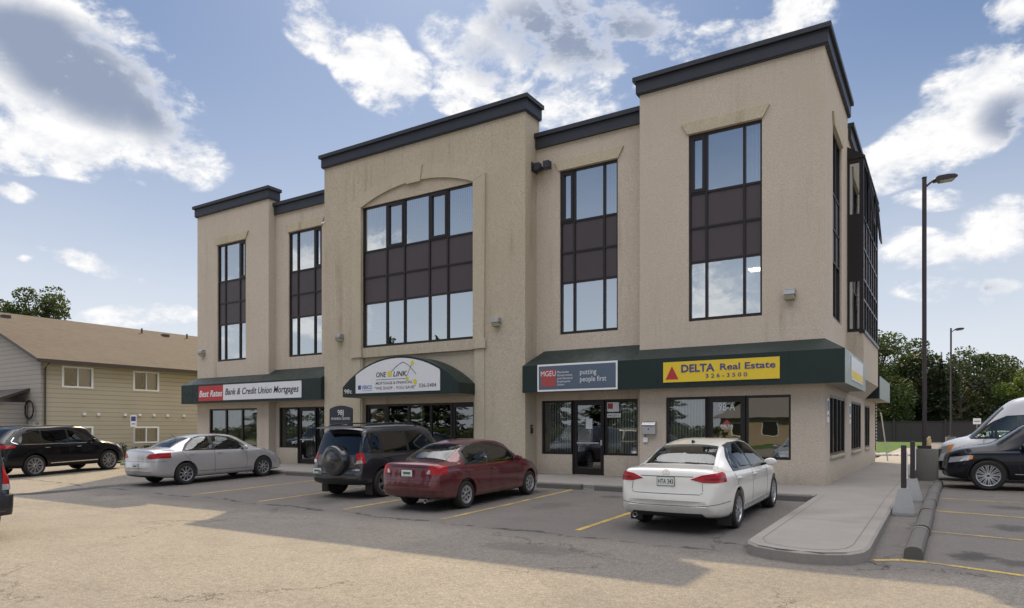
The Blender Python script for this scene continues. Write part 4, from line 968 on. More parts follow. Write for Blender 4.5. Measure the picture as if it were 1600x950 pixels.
def car_solid(sp, off_=0.0):
    top, bot, belt, W, wt = [pchip(sp[k]) for k in ('top', 'bot', 'belt', 'W', 'wt')]
    xr, xf = sp['top'][0][0], sp['top'][-1][0]
    st = []; n = 74
    for i in range(n+1):
        t = i/n; u = .5-.5*cos(pi*t); u = .35*u+.65*t; st.append(xr+(xf-xr)*u)
    for k in sp['top']: st.append(k[0])
    st += [xr+.004, xr+.012, xf-.012, xf-.004]
    st = sorted(set(round(x, 4) for x in st))
    bow_r, bow_f = sp.get('bow', (.10, .16)); xm = (xr+xf)/2; Lh = (xf-xr)/2; rings = []
    for x in st:
        zt, zb, w, wr = top(x)+off_, bot(x)-off_, W(x)+off_, wt(x)+off_
        zt = max(zt, zb+.03); be = min(belt(x), zt-.012); be = max(be, zb+.012)
        wr = min(wr, w*.985); hh = be-zb; gh = zt-be; cab = min(1, gh/.3)
        cr = .035+.03*cab
        p = [(0, zb), (w*.70, zb), (w*.93, zb+hh*.03), (w*.985, zb+hh*.16), (w*.999, zb+hh*.45), (w, zb+hh*.68), (w*.990, zb+hh*.90), (w*.955, be)]
        ze_ = zt-cr*min(1, gh/.12)
        lean = sp.get('tumble', .5)
        p += [(w*.955+(wr-w*.955)*.06, be+(ze_-be)*.12), (w*.955+(wr-w*.955)*lean, be+(ze_-be)*.58), (wr+.02*cab, ze_-(ze_-be)*.10), (wr-.05*cab, ze_+(zt-ze_)*.45), (wr*.62, zt-(zt-ze_)*.10), (0, zt)]
        p = chaikin(p, 2); ring = []
        s = (x-xm)/Lh; B = (bow_f if s > 0 else -bow_r)*min(1, abs(s)*1.25)**1.5
        for (y, z) in p: ring.append((x-B*(y/.9)**2+off_*(1 if s > 0 else -1)*min(1, max(0, (abs(s)-.3)/.3)), y, z))
        full = ring+[(a, -b, c) for a, b, c in ring[-2:0:-1]]; rings.append(full)
    m = len(rings[0]); vs = [v for r in rings for v in r]
    fs = [(i*m+j, i*m+(j+1) % m, (i+1)*m+(j+1) % m, (i+1)*m+j) for i in range(len(rings)-1) for j in range(m)]
    k = len(rings)
    h2 = m//2
    for base in (0, (k-1)*m):      # end caps as strips across
        for j in range(h2):
            a, b, c, d = j, j+1, (m-j-1) % m, (m-j) % m
            q = [base+a, base+b, base+c, base+d]; q2 = []
            for t in q:
                if t not in q2: q2.append(t)
            if len(q2) > 2: fs.append(tuple(q2))
    return vs, fs
def to_mesh(vs, fs, mats, name='m'):
    me = bpy.data.meshes.new(name); me.from_pydata(vs, [], fs)
    bm = bmesh.new(); bm.from_mesh(me); bmesh.ops.remove_doubles(bm, verts=bm.verts, dist=1e-5); bmesh.ops.recalc_face_normals(bm, faces=bm.faces); bm.to_mesh(me); bm.free()
    for x in mats: me.materials.append(M[x] if isinstance(x, str) else x)
    return me
def boolean(me, cutter, op):
    a = bpy.data.objects.new('a', me); b = bpy.data.objects.new('b', cutter); C.objects.link(a); C.objects.link(b)
    md = a.modifiers.new('b', 'BOOLEAN'); md.operation = op; md.object = b; md.solver = 'EXACT'
    dg = bpy.context.evaluated_depsgraph_get(); dg.update(); r = bpy.data.meshes.new_from_object(a.evaluated_get(dg))
    bpy.data.objects.remove(a); bpy.data.objects.remove(b); return r
def prisms(items):
    mb = MB()
    for kind, poly_, a, b in items:
        if kind == 'S':
            mb.prism(poly_, lambda p, q, t: (p, t, q), a, b); mb.prism(poly_, lambda p, q, t: (p, t, q), -b, -a)
        elif kind == 'S1': mb.prism(poly_, lambda p, q, t: (p, t, q), a, b)
        elif kind == 'T': mb.prism(poly_, lambda p, q, t: (p, q, t), a, b)
        elif kind == 'E': mb.prism(poly_, lambda p, q, t: (t, p, q), a, b)
        elif kind == 'E2':
            mb.prism(poly_, lambda p, q, t: (t, p, q), a, b); mb.prism([(-p, q) for p, q in poly_], lambda p, q, t: (t, p, q), a, b)
    me = to_mesh(mb.v, mb.f, []); return me
def ln(pts, w=.010):
    """thin quads along a polyline, ends pulled apart a hair so they never overlap"""
    out = []
    for p, q in zip(pts[:-1], pts[1:]):
        p, q = Vector(p), Vector(q); d = (q-p).normalized(); nr = Vector((-d.y, d.x))*w/2; p = p+d*.006; q = q-d*.006
        out.append([tuple(p-nr), tuple(q-nr), tuple(q+nr), tuple(p+nr)])
    return out
WHEELS = {}
def wheel_meshes(R, Rr, w, spokes, style, rimcol):
    key = (R, Rr, w, spokes, style)
    if key in WHEELS: return WHEELS[key]
    t = MB('rubber')
    t.lathe([(Rr, -w/2+.02), (Rr+.015, -w/2), (R-.04, -w/2-.004), (R-.012, -w/2+.02), (R, -w/2+.05), (R, w/2-.05), (R-.012, w/2-.02), (R-.04, w/2+.004), (Rr+.015, w/2), (Rr, w/2-.02), (Rr-.02, w/2-.03)], (0, 0, 0), 'y', 'rubber', 44)
    o = w/2            # outer side is +y
    r = MB(rimcol, 'rim_dark', 'trim')
    r.lathe([(Rr+.002, -w/2+.02), (Rr-.02, -w/2+.03), (Rr-.03, 0), (Rr-.022, o-.035), (Rr-.012, o-.012), (Rr+.004, o-.006), (Rr+.006, o-.016)], (0, 0, 0), 'y', rimcol, 44)
    r.lathe([(0, o-.085), (Rr-.02, o-.085)], (0, 0, 0), 'y', 'rim_dark', 32)
    r.lathe([(0, o-.012), (.03, o-.014), (.055, o-.03), (.06, o-.06)], (0, 0, 0), 'y', rimcol, 24); r.lathe([(0, o-.009), (.028, o-.010)], (0, 0, 0), 'y', 'trim', 20)
    def spoke(a, w0, w1, r0=.045, r1=None, y0=o-.022, y1=o-.016):
        r1 = r1 or Rr-.012; ca, sa = cos(a), sin(a); pts = []
        for rr, ww, yy in ((r0, w0, y0), ((r0+r1)/2, (w0+w1)/2*.85, (y0+y1)/2+.004), (r1, w1, y1)):
            for sgn in (-1, 1): pts.append((rr*ca-sgn*ww/2*sa, yy, rr*sa+sgn*ww/2*ca))
        pb = [(x, y-.035, z) for x, y, z in pts]
        r.mesh(pts+pb, [(0, 1, 3, 2), (2, 3, 5, 4), (0, 2, 8, 6), (2, 4, 10, 8), (1, 7, 9, 3), (3, 9, 11, 5)], rimcol)
    for i in range(spokes):
        a = 2*pi*i/spokes+.3
        if style == 'Y': spoke(a-.02, .03, .03, r1=(Rr-.01)); spoke(a+.24, .022, .024)
        elif style == 'cap': spoke(a, .05, .062)
        elif style == 'thin': spoke(a-.10, .018, .024); spoke(a+.10, .018, .024)
        else: spoke(a, .045, .04)
    if style == 'cap': r.lathe([(Rr-.05, o-.018), (Rr-.012, o-.008)], (0, 0, 0), 'y', rimcol, 40)
    # vented disc behind the spokes
    a_ = t.build('tyre'); b_ = r.build('rim'); ma, mb_ = a_.data, b_.data
    bpy.data.objects.remove(a_); bpy.data.objects.remove(b_); WHEELS[key] = (ma, mb_); return ma, mb_

def paint(name, col, metal=.3, dust=.25, rough=.28, dustcol=(.24, .215, .18)):
    m = mat(name, col, rough, metal, spec=.2 if sum(col) < .05 else .5, coat=.55 if sum(col) < .05 else 1, coat_rough=.04); nt, p = P(m); co = objco(nt)
    sp = nn(nt, 'ShaderNodeSeparateXYZ'); nt.links.new(co, sp.inputs[0])
    low = maprange(nt, sp.outputs[2], .2, .75, 1, .12, True)
    d = mth(nt, 'MULTIPLY', mth(nt, 'MULTIPLY', low, maprange(nt, noise(nt, co, 2.5, 7, .7), .3, .75)), dust)
    nt.links.new(mixc(nt, d, col, dustcol), p.inputs['Base Color'])
    nt.links.new(maprange(nt, d, 0, .4, .03, .45), p.inputs['Coat Roughness'])
    fl = noise(nt, co, 1.2, 2); b = nn(nt, 'ShaderNodeBump'); b.inputs['Strength'].default_value = .03; b.inputs['Distance'].default_value = .05
    nt.links.new(fl, b.inputs['Height']); nt.links.new(b.outputs[0], p.inputs['Coat Normal']); return m
M['p_white'] = paint('white_car_paint', (.66, .645, .60), 0, .45); M['p_red'] = paint('dark_red_car_paint', (.10, .007, .013), .3, .3)
M['p_grey'] = paint('charcoal_car_paint', (.035, .037, .046), .5, .25); M['p_silver'] = paint('silver_car_paint', (.56, .55, .56), .6, .3)
M['p_black'] = paint('black_car_paint', (.004, .0035, .0045), .1, .02); M['p_navy'] = paint('navy_car_paint', (.0025, .004, .009), .1, .02)
M['p_van'] = paint('white_van_paint', (.70, .70, .71), 0, .2); M['p_blue'] = paint('dark_blue_car_paint', (.02, .03, .05), .4, .3)

def make_car(name, label, cat, sp, loc, heading):
    root = thing(name, label, cat, (*loc, zg(loc[1])), radians(heading))
    slope = .03 if 9 < loc[1] < 16 and abs(heading-90) < 20 else 0
    root.rotation_euler = (0, -math.atan(slope), radians(heading))
    wb, tr, R = sp['wb'], sp['track'], sp['R']
    body = to_mesh(*car_solid(sp), [sp['paint'], 'trim'])
    # wheel arches
    mb = MB()
    for x in (0, wb):
        for s in (-1, 1):
            n = 30; ra = R+sp.get('gap', .05); pts = [(x+ra*cos(2*pi*i/n), R+.01+ra*sin(2*pi*i/n)) for i in range(n)]
            mb.prism(pts, lambda p, q, t: (p, t, q), s*.50, s*1.3, 'trim')
    cut = to_mesh(mb.v, mb.f, [sp['paint'], 'trim']); 
    for p in cut.polygons: p.material_index = 1
    b2 = boolean(body, cut, 'DIFFERENCE'); b2.materials.clear(); b2.materials.append(M[sp['paint']]); b2.materials.append(M['trim'])
    raw = b2.copy()
    wins = [it for f in sp['features'] if f[0] in ('windscreen', 'rear_window', 'side_window') for it in f[2]]
    solids = {}
    def sol(o):
        if o not in solids: solids[o] = car_solid(sp, o)
        return to_mesh(*solids[o], [])
    open_ = sp.get('open', True)
    if open_:
        belt_ = pchip(sp['belt'])(sp['wb']*.5); x0_, x1_ = sp.get('cabin', (-.62, sp['wb']-.28))
        bxm = MB(); bxm.box(x0_, x1_, -1.5, 1.5, belt_-.34, 3); cav = boolean(sol(-.04), to_mesh(bxm.v, bxm.f, []), 'INTERSECT')
        cav.materials.clear(); cav.materials.append(M['trim']); cav.materials.append(M['trim'])
        for p in cav.polygons: p.material_index = 1
        b2 = boolean(b2, cav.copy(), 'DIFFERENCE')
        # the side openings together, then each end opening on its own, so no cutter overlaps itself
        wps = [prisms([w_ for w_ in wins if w_[0] == 'S'])]+[prisms([w_]) for w_ in wins if w_[0] != 'S']
        for wp in wps:
            wp.materials.append(M['trim']); wp.materials.append(M['trim'])
            for p in wp.polygons: p.material_index = 1
            b2 = boolean(b2, wp.copy(), 'DIFFERENCE')
        b2.materials.clear(); b2.materials.append(M[sp['paint']]); b2.materials.append(M['trim'])
    b2.polygons.foreach_set('use_smooth', [True]*len(b2.polygons)); b2.set_sharp_from_angle(angle=radians(32)); b2.name = 'body'
    bo = link('body', b2, root)
    def feat(nm, matn, items, o=.003, parent=bo, lab=None):
        win = nm in ('windscreen', 'rear_window', 'side_window')
        r = boolean(sol(o), prisms(items), 'INTERSECT')
        if not r.polygons and len(items) > 1:      # touching cutters: one at a time, then joined
            jb = MB(matn)
            for it in items:
                q = boolean(sol(o), prisms([it]), 'INTERSECT'); jb.mesh([v.co[:] for v in q.vertices], [tuple(p.vertices) for p in q.polygons], matn)
            r = to_mesh(jb.v, jb.f, [])
        if open_ and win: r = boolean(r, sol(o-.012), 'DIFFERENCE'); matn = sp.get('glass_'+nm, 'glass_c')
        elif open_ and nm in ('window_trim', 'chrome_line'): r = boolean(boolean(r, wps[0].copy(), 'DIFFERENCE'), cav.copy(), 'DIFFERENCE')
        r.materials.clear(); r.materials.append(M[matn]); r.name = nm
        for p in r.polygons: p.material_index = 0
        if not r.polygons: print('EMPTY', name, nm); return None
        r.polygons.foreach_set('use_smooth', [True]*len(r.polygons)); r.set_sharp_from_angle(angle=radians(32))
        if nm in ('side_window', 'tail_light', 'headlight', 'reversing_lamp', 'turn_signal', 'rub_strip', 'lens_detail'):
            par = list(range(len(r.vertices)))
            def root_(a):
                while par[a] != a: par[a] = par[par[a]]; a = par[a]
                return a
            for e in r.edges: par[root_(e.vertices[0])] = root_(e.vertices[1])
            isl = {}
            for p in r.polygons: isl.setdefault(root_(p.vertices[0]), []).append(p)
            for ps in isl.values():
                ids = sorted({v for p in ps for v in p.vertices}); ix = {v: i for i, v in enumerate(ids)}
                me = bpy.data.meshes.new(nm); me.from_pydata([r.vertices[v].co[:] for v in ids], [], [[ix[v] for v in p.vertices] for p in ps]); me.materials.append(M[matn])
                me.polygons.foreach_set('use_smooth', [True]*len(me.polygons)); me.set_sharp_from_angle(angle=radians(32)); ob_ = link(nm, me, parent)
            return ob_
        ob_ = link(nm, r, parent)
        if lab: ob_['label'] = lab
        return ob_
    for f in sp['features']: feat(*f[:3], o=f[3] if len(f) > 3 else .003, parent=root if f[0] in ('windscreen', 'rear_window', 'side_window', 'tail_light', 'headlight', 'bumper', 'cladding') else bo)
    if open_:
        z0 = belt_-.33; sm = sp.get('seat', 'seat_grey'); wS = pchip(sp['W'])(sp['wb']*.5); rz = sp.get('seat_h', belt_+.26)
        def seat(x, y, w, rear=False):
            q = MB(sm); q.box(x-.05, x+.42, y-w, y+w, z0-.05, z0+.10, sm, bev=.04)
            T_ = Matrix.Translation((x-.05, y, z0+.02)) @ Matrix.Rotation(radians(-14), 4, 'Y')
            q.box(-.07, .07, -w, w, 0, rz-z0-.16, sm, T=T_, bev=.05)
            for yy in ((-w*.55, w*.55) if rear else (0,)): q.box(-.05, .05, yy-.13, yy+.13, rz-z0-.13, rz-z0+.05, sm, T=T_, bev=.035); q.box(-.01, .01, yy-.04, yy+.04, rz-z0-.18, rz-z0-.12, 'cabin', T=T_)
            q.build('seat', root)
        fx = sp['wb']*.5-.08
        for y in (-.37, .37): seat(fx, y, .23)
        seat(fx-.92, 0, wS*.62, True)
        q = MB('cabin'); q.box(x1_-.40, x1_-.02, -wS*.74, wS*.74, z0-.02, belt_+.0, 'cabin', bev=.05); q.box(x0_+.02, fx-1.05, -wS*.72, wS*.72, belt_-.09, belt_-.05, 'cabin'); q.build('dashboard', root)
        q = MB('cabin'); c_ = Vector((x1_-.46, .37, belt_-.0)); q.tube([c_+Vector((sin(a)*.06, cos(a)*.18, sin(a)*.17)) for a in [2*pi*i/18 for i in range(19)]], .014, 'cabin', 6); q.build('steering_wheel', root)
        q = MB('cabin'); q.box(x1_-.75, x1_-.73, -.10, .10, sp['top'][10][1] if False else pchip(sp['top'])(x1_-.78)-.16, pchip(sp['top'])(x1_-.78)-.10, 'cabin'); q.build('rear_view_mirror', root)
    b2 = raw
    # ray helpers in car space
    bm = bmesh.new(); bm.from_mesh(b2); tree = BVHTree.FromBMesh(bm); bm.free()
    def hit_end(y, z, rear=True):
        h = tree.ray_cast(Vector((-9 if rear else 9, y, z)), Vector((1 if rear else -1, 0, 0))); return h[0].x if h[0] else 0
    def hit_side(x, z, s):
        h = tree.ray_cast(Vector((x, s*3, z)), Vector((0, -s, 0))); return h[0].y if h[0] else s*.85
    mt, mr = wheel_meshes(R, sp['Rr'], sp.get('tw', .215), sp['spokes'], sp['style'], sp.get('rimcol', 'rim'))
    for x in (0, wb):
        for s in (-1, 1):
            w = bpy.data.objects.new('wheel', None); C.objects.link(w); w.parent = root; w.empty_display_size = .1
            w.location = (x, s*(tr/2), R); w.rotation_euler = (0, random.uniform(0, 6), 0 if s > 0 else pi)
            link('tyre', mt, w); link('rim', mr, w)
    # mirrors
    mx, mz = sp['mirror']
    for s in (-1, 1):
        yy = hit_side(mx, mz, s); m_ = MB(sp.get('mirror_mat', sp['paint']), 'trim', 'glass')
        bm = bmesh.new(); bmesh.ops.create_icosphere(bm, subdivisions=3, radius=1)
        for v in bm.verts:
            c = v.co; v.co = Vector((mx+.02+(c.x*.075 if c.x > 0 else c.x*.028), yy+s*.13+c.y*.115, mz+.045+c.z*.075))
        bm.verts.index_update(); m_.mesh([v.co[:] for v in bm.verts], [[v.index for v in f.verts] for f in bm.faces], sp.get('mirror_mat', sp['paint']), True); bm.free()
        m_.box(mx, mx+.05, yy-s*.04, yy+s*.06, mz-.01, mz+.03, 'trim'); m_.build('side_mirror', root)
    # handles
    for hx, hz in sp.get('handles', ()):
        for s in (-1, 1):
            yy = hit_side(hx, hz, s); h = MB(); h.box(hx-.09, hx+.09, yy-s*.01, yy+s*.028, hz-.014, hz+.014, sp.get('handle_mat', sp['paint']), bev=.008); h.build('door_handle', root)
    # plates
    def plate(y, z, rear, txt=None, tilt=0):
        x = min(hit_end(y+.12, z-.05, rear), hit_end(y-.12, z+.05, rear), hit_end(y, z, rear)) if rear else max(hit_end(y, z, rear), hit_end(y+.1, z, rear))
        sg_ = -1 if rear else 1; x += sg_*.012
        p = MB('plate', 'plate_green', 'ink'); fn = lambda u, v, t: (x+sg_*t, y+u*sg_*-1*-1 if not rear else y-u, z+v)
        bx(p, fn, -.15, .15, -.077, .077, -.01, 0, 'plate_frame'); bx(p, fn, -.14, .14, -.067, .067, 0, .002, 'plate')
        if txt: text(p, txt, 0, -.038, .076, fn, 'ink', width=.25, align='CENTER', depth=.004, bold=.01)
        else: bx(p, fn, -.12, .12, -.062, -.048, .002, .003, 'plate_green'); bx(p, fn, -.10, .10, -.02, .03, .002, .003, 'ink_g')
        p.build('number_plate', root)
    if 'rear_plate' in sp: plate(0+sp.get('plate_y', 0), sp['rear_plate'], True, sp.get('plate_text'))
    for fnx_ in sp.get('extra', ()): fnx_(root, bo, hit_end, hit_side)
    return root

def sedan(L, W, H, wb, ro, R, Rr, paint_, belt=.93, deck=1.06, hood=.93, roofx=1.2, **kw):
    """three-box saloon; x=0 at the rear axle, +x forward"""
    xr = -ro; xf = L-ro; w = W/2
    sp = dict(wb=wb, track=W-.25, R=R, Rr=Rr, paint=paint_)
    b = kw.get('base', -.48)
    sp['top'] = [(xr, .56), (xr+.012, .64), (xr+.03, .70), (xr+.055, deck-.14), (xr+.085, deck-.035), (xr+.13, deck-.005), (xr+.3, deck+.008), (b, deck+.035), (b+.10, deck+.08), (b+.42, deck+(H-deck)*.56), (b+.82, H-.07), (roofx, H), (roofx+.55, H-.035), (roofx+.80, H-.10), (wb-.55, hood+.29), (wb-.16, hood+.075), (wb-.02, hood+.035), (wb+.45, hood-.055), (xf-.22, hood-.20), (xf-.07, hood-.31), (xf-.02, .56), (xf, .48)]
    sp['bot'] = [(xr, .46), (xr+.02, .40), (xr+.08, .30), (xr+.4, .24), (0, .2), (wb, .19), (xf-.35, .2), (xf-.06, .24), (xf, .38)]
    sp['belt'] = [(xr, .52), (xr+.06, deck-.20), (xr+.20, deck-.09), (b, belt+.03), (wb*.5, belt), (wb-.1, belt-.03), (xf-.5, hood-.20), (xf-.1, .55), (xf, .44)]
    sp['W'] = [(xr, w*.74), (xr+.03, w*.83), (xr+.10, w*.895), (xr+.30, w*.95), (xr+.7, w*.99), (wb*.4, w), (wb, w*.995), (xf-.5, w*.95), (xf-.2, w*.85), (xf-.05, w*.70), (xf, w*.6)]
    sp['wt'] = [(xr, w*.66), (xr+.1, w*.80), (b, w*.72), (b+.45, w*.66), (roofx, w*.64), (roofx+.6, w*.66), (wb-.1, w*.78), (wb+.5, w*.76), (xf, w*.5)]
    return sp

# white saloon ---------------------------------------------------
def std_windows(side_black, side_glass, ws, rg, z=(.95, 1.7)):
    F = [('window_trim', 'trim', [('S', side_black, .30, 1.3)], .002)]
    F.append(('side_window', 'glass', [('S', g, .30, 1.3) for g in side_glass], .005))
    (x0, w0), (x1, w1) = ws
    F.append(('windscreen', 'glass', [('T', [(x0, -w0), (x1, -w1), (x1, w1), (x0, w0)], .8, z[1])], .0045))
    (x0, w0), (x1, w1) = rg
    F.append(('rear_window', 'glass', [('T', [(x0, -w0), (x0+.03, -w0*.4), (x0+.03, w0*.4), (x0, w0), (x1, w1), (x1-.05, w1*.5), (x1-.05, -w1*.5), (x1, -w1)], z[0], z[1])], .0045))
    return F
def emblem_vw(root, bo, he, hs):
    z = 1.00; x = he(0, z)-.004; mb = MB('chrome')
    fn = lambda u, v, t: (x-t, -u, z+v)
    n = 24; o_, i_ = .058, .049
    for k in range(n):
        a, b = 2*pi*k/n, 2*pi*(k+1)/n
        mb.mesh([fn(o_*cos(a), o_*sin(a), .008), fn(o_*cos(b), o_*sin(b), .008), fn(i_*cos(b), i_*sin(b), .008), fn(i_*cos(a), i_*sin(a), .008)], [(0, 1, 2, 3)], 'chrome')
    text(mb, 'V', 0, .004, .045, fn, 'chrome', width=.05, align='CENTER', depth=.008); text(mb, 'W', 0, -.044, .045, fn, 'chrome', width=.078, align='CENTER', depth=.008)
    mb.build('emblem', root)
def fin(x, zt):
    def f(root, bo, he, hs):
        mb = MB('black'); mb.prism([(x-.08, zt-.02), (x+.09, zt-.02), (x-.03, zt+.045), (x-.07, zt+.05)], lambda p, q, t: (p, t, q), -.018, .018, 'black'); mb.build('antenna', root)
    return f
def rod(x, y, z, dx, dz):
    def f(root, bo, he, hs):
        mb = MB('black'); mb.tube([(x, y, z), (x+dx, y, z+dz)], .006, 'black', 5); mb.build('antenna', root)
    return f
def exhaust(y, z=.28):
    def f(root, bo, he, hs):
        x = he(y, z+.09)+.03; mb = MB('galv', 'black'); mb.lathe([(.03, x-.05), (.038, x-.055), (.038, x+.2)], (0, y, z), 'x', 'galv', 16); mb.lathe([(0, x-.0), (.03, x-.0)], (0, y, z), 'x', 'black', 12); mb.build('exhaust_pipe', root)
    return f
def flaps(w, zt=.33):
    def f(root, bo, he, hs):
        for s in (-1, 1):
            mb = MB('black'); mb.box(-.44, -.42, s*(w-.24), s*(w-.02), .10, zt+.05, 'black'); mb.build('mud_flap', root)
    return f
sp = sedan(4.87, 1.835, 1.487, 2.803, 1.12, .328, .218, 'p_white', belt=.955, deck=1.075, hood=.95, roofx=1.15)
sp.update(spokes=10, style='x', handles=[(.05, .86), (1.12, .84)], mirror=(1.98, .95), rear_plate=.865, plate_text='HTA 343', tw=.225)
sg1 = [(.10, .985), (.93, .965), (.93, 1.40), (.72, 1.405), (.42, 1.37), (.22, 1.26)]; sg2 = [(1.02, .962), (2.06, .935), (2.16, 1.0), (1.84, 1.24), (1.62, 1.36), (1.30, 1.41), (1.02, 1.41)]; sg3 = [(-.16, 1.0), (.05, .988), (.15, 1.22), (.02, 1.14)]
sp['features'] = std_windows([(-.24, .985), (2.12, .925), (2.24, .99), (1.92, 1.24), (1.66, 1.385), (1.30, 1.432), (.72, 1.428), (.36, 1.385), (.06, 1.22)], [sg1, sg2, sg3], ((1.98, .52), (2.64, .66)), ((.24, .50), (-.42, .60)))
sp['features'] += [
    ('tail_light', 'red_lens', [('E2', [(.40, .905), (.60, .855), (.98, .855), (.98, 1.005), (.80, 1.01), (.58, .975)], -1.4, -.66)], .006),
    ('lens_detail', 'red_dark', [('E2', [(.62, .90), (.90, .895), (.90, .925), (.62, .925)], -1.4, -.75)], .008),
    ('bumper_insert', 'trim', [('E', [(-.66, .26), (.66, .26), (.58, .355), (-.58, .355)], -1.4, -.80)], .006),
    ('seam', 'trim', [('E', q, -1.4, -.6) for q in ln([(-.45, .945), (.45, .945)], .010)]+[('E', q, -1.4, -.8) for q in ln([(-.60, .70), (-.56, .665), (.56, .665), (.60, .70)], .008)]+[('E2', q, -1.4, -.85) for q in ln([(.60, .71), (.585, .85)], .007)]
      +[('E', q, -1.4, -.5) for q in ln([(-.95, .53), (-.5, .47), (.5, .47), (.95, .53)], .008)]
      +[('S', q, .5, 1.2) for q in ln([(.965, .30), (.965, .95)], .008)]+[('S', q, .5, 1.2) for q in ln([(-.22, .97), (-.02, .74)], .007)]+[('S', q, .5, 1.2) for q in ln([(2.10, .32), (2.16, .60), (2.13, .92)], .008)]+[('S', q, .5, 1.2) for q in ln([(.42, .32), (1.95, .32)], .008)], .002),
    ('cladding', 'galv', [('S', [(.42, .345), (2.36, .355), (2.36, .375), (.42, .365)], .5, 1.3)], .007),
    ('headlight', 'clear_lens', [('S', [(3.30, .66), (3.72, .60), (3.66, .72), (3.25, .80)], .35, 1.3)], .005)]
def tsi(root, bo, he, hs):
    x = he(-.42, 1.0)-.002; mb = MB('red_lens'); text(mb, 'TSI', -.06, 0, .028, lambda u, v, t: (x-t-.002, -.42-u, 1.0+v), 'red_lens', depth=.004); mb.build('badge', root)
sp['extra'] = [emblem_vw, fin(.42, 1.425), exhaust(.55), flaps(.9)]
make_car('parked_car', 'white saloon car with red tail lights parked nearest the pavement', 'car', sp, (-3.87, 11.95), 90)

# dark red saloon ------------------------------------------------
sp = sedan(4.46, 1.715, 1.44, 2.62, .99, .30, .19, 'p_red', belt=.91, deck=1.02, hood=.90, roofx=1.05, base=-.40)
sp.update(spokes=7, style='cap', handles=[(.05, .80), (1.02, .79)], mirror=(1.86, .92), rear_plate=.80, tw=.19)
sg1 = [(.0, .95), (.86, .935), (.86, 1.345), (.66, 1.35), (.38, 1.31), (.14, 1.20)]; sg2 = [(.95, .932), (1.93, .91), (2.03, .96), (1.74, 1.18), (1.52, 1.30), (1.22, 1.355), (.95, 1.355)]
sp['features'] = std_windows([(-.06, .93), (1.98, .90), (2.10, .95), (1.80, 1.19), (1.55, 1.325), (1.22, 1.378), (.66, 1.373), (.34, 1.33), (.08, 1.21)], [sg1, sg2], ((1.86, .49), (2.46, .60)), ((.30, .47), (-.36, .56)))
sp['features'] += [
    ('tail_light', 'red_lens', [('E2', [(.47, .80), (.56, .965), (.92, .965), (.92, .80), (.70, .765)], -1.3, -.62)], .006),
    ('reversing_lamp', 'clear_lens', [('E2', [(.49, .80), (.535, .88), (.575, .875), (.575, .795)], -1.3, -.75)], .009),
    ('seam', 'trim', [('E', q, -1.3, -.6) for q in ln([(-.46, .93), (.46, .93)], .018)]+[('E', q, -1.3, -.6) for q in ln([(-.9, .655), (.9, .655)], .008)]+[('E2', q, -1.3, -.8) for q in ln([(.50, .67), (.45, .79)], .007)]
      +[('S', q, .5, 1.2) for q in ln([(.90, .30), (.90, .92)], .008)]+[('S', q, .5, 1.2) for q in ln([(-.10, .93), (.14, .66)], .007)]+[('S', q, .5, 1.2) for q in ln([(1.97, .32), (2.02, .60), (1.99, .90)], .008)], .002),
    ('bumper_insert', 'trim', [('E', [(-.5, .24), (.5, .24), (.46, .29), (-.46, .29)], -1.3, -.80)], .006),
    ('rub_strip', 'p_red', [('S', [(.40, .53), (1.95, .52), (1.95, .56), (.40, .57)], .5, 1.3)], .012),
    ('rear_bumper_ledge', 'p_red', [('E', [(-.8, .46), (.8, .46), (.8, .475), (-.8, .475)], -1.3, -.5)], .015),
    ('headlight', 'clear_lens', [('S', [(3.02, .62), (3.42, .56), (3.36, .70), (2.98, .76)], .35, 1.3)], .005)]
def emblem_h(root, bo, he, hs):
    x = he(0, .955)-.004; mb = MB('chrome'); fn = lambda u, v, t: (x-t, -u, .955+v)
    for q in ((-.034, -.022, -.026, .026), (.022, .034, -.026, .026), (-.022, .022, -.006, .006)): bx(mb, fn, *q, 0, .008, 'chrome')
    mb.build('emblem', root)
sp['extra'] = [emblem_h, exhaust(-.45, .24)]
make_car('parked_car', 'dark red saloon car with a dusty rear bumper beside the charcoal off-roader', 'car', sp, (-9.43, 11.85), 90)

# silver saloon --------------------------------------------------
sp = sedan(4.84, 1.81, 1.50, 2.765, 1.05, .333, .215, 'p_silver', belt=.98, deck=1.10, hood=.97, roofx=1.15, base=-.36)
sp.update(spokes=9, style='x', handles=[(.20, .92), (1.14, .91)], mirror=(1.98, .98), rear_plate=.60, tw=.215)
sg1 = [(.0, 1.04), (.35, 1.02), (.92, 1.01), (.92, 1.415), (.70, 1.42), (.45, 1.37), (.20, 1.22)]; sg2 = [(1.01, 1.008), (2.04, .985), (2.14, 1.03), (1.86, 1.24), (1.62, 1.36), (1.30, 1.42), (1.01, 1.425)]
sp['features'] = std_windows([(-.10, 1.02), (2.10, .97), (2.22, 1.02), (1.92, 1.25), (1.66, 1.385), (1.30, 1.445), (.68, 1.443), (.40, 1.385), (.12, 1.22)], [sg1, sg2], ((1.98, .52), (2.62, .65)), ((.32, .49), (-.30, .58)))
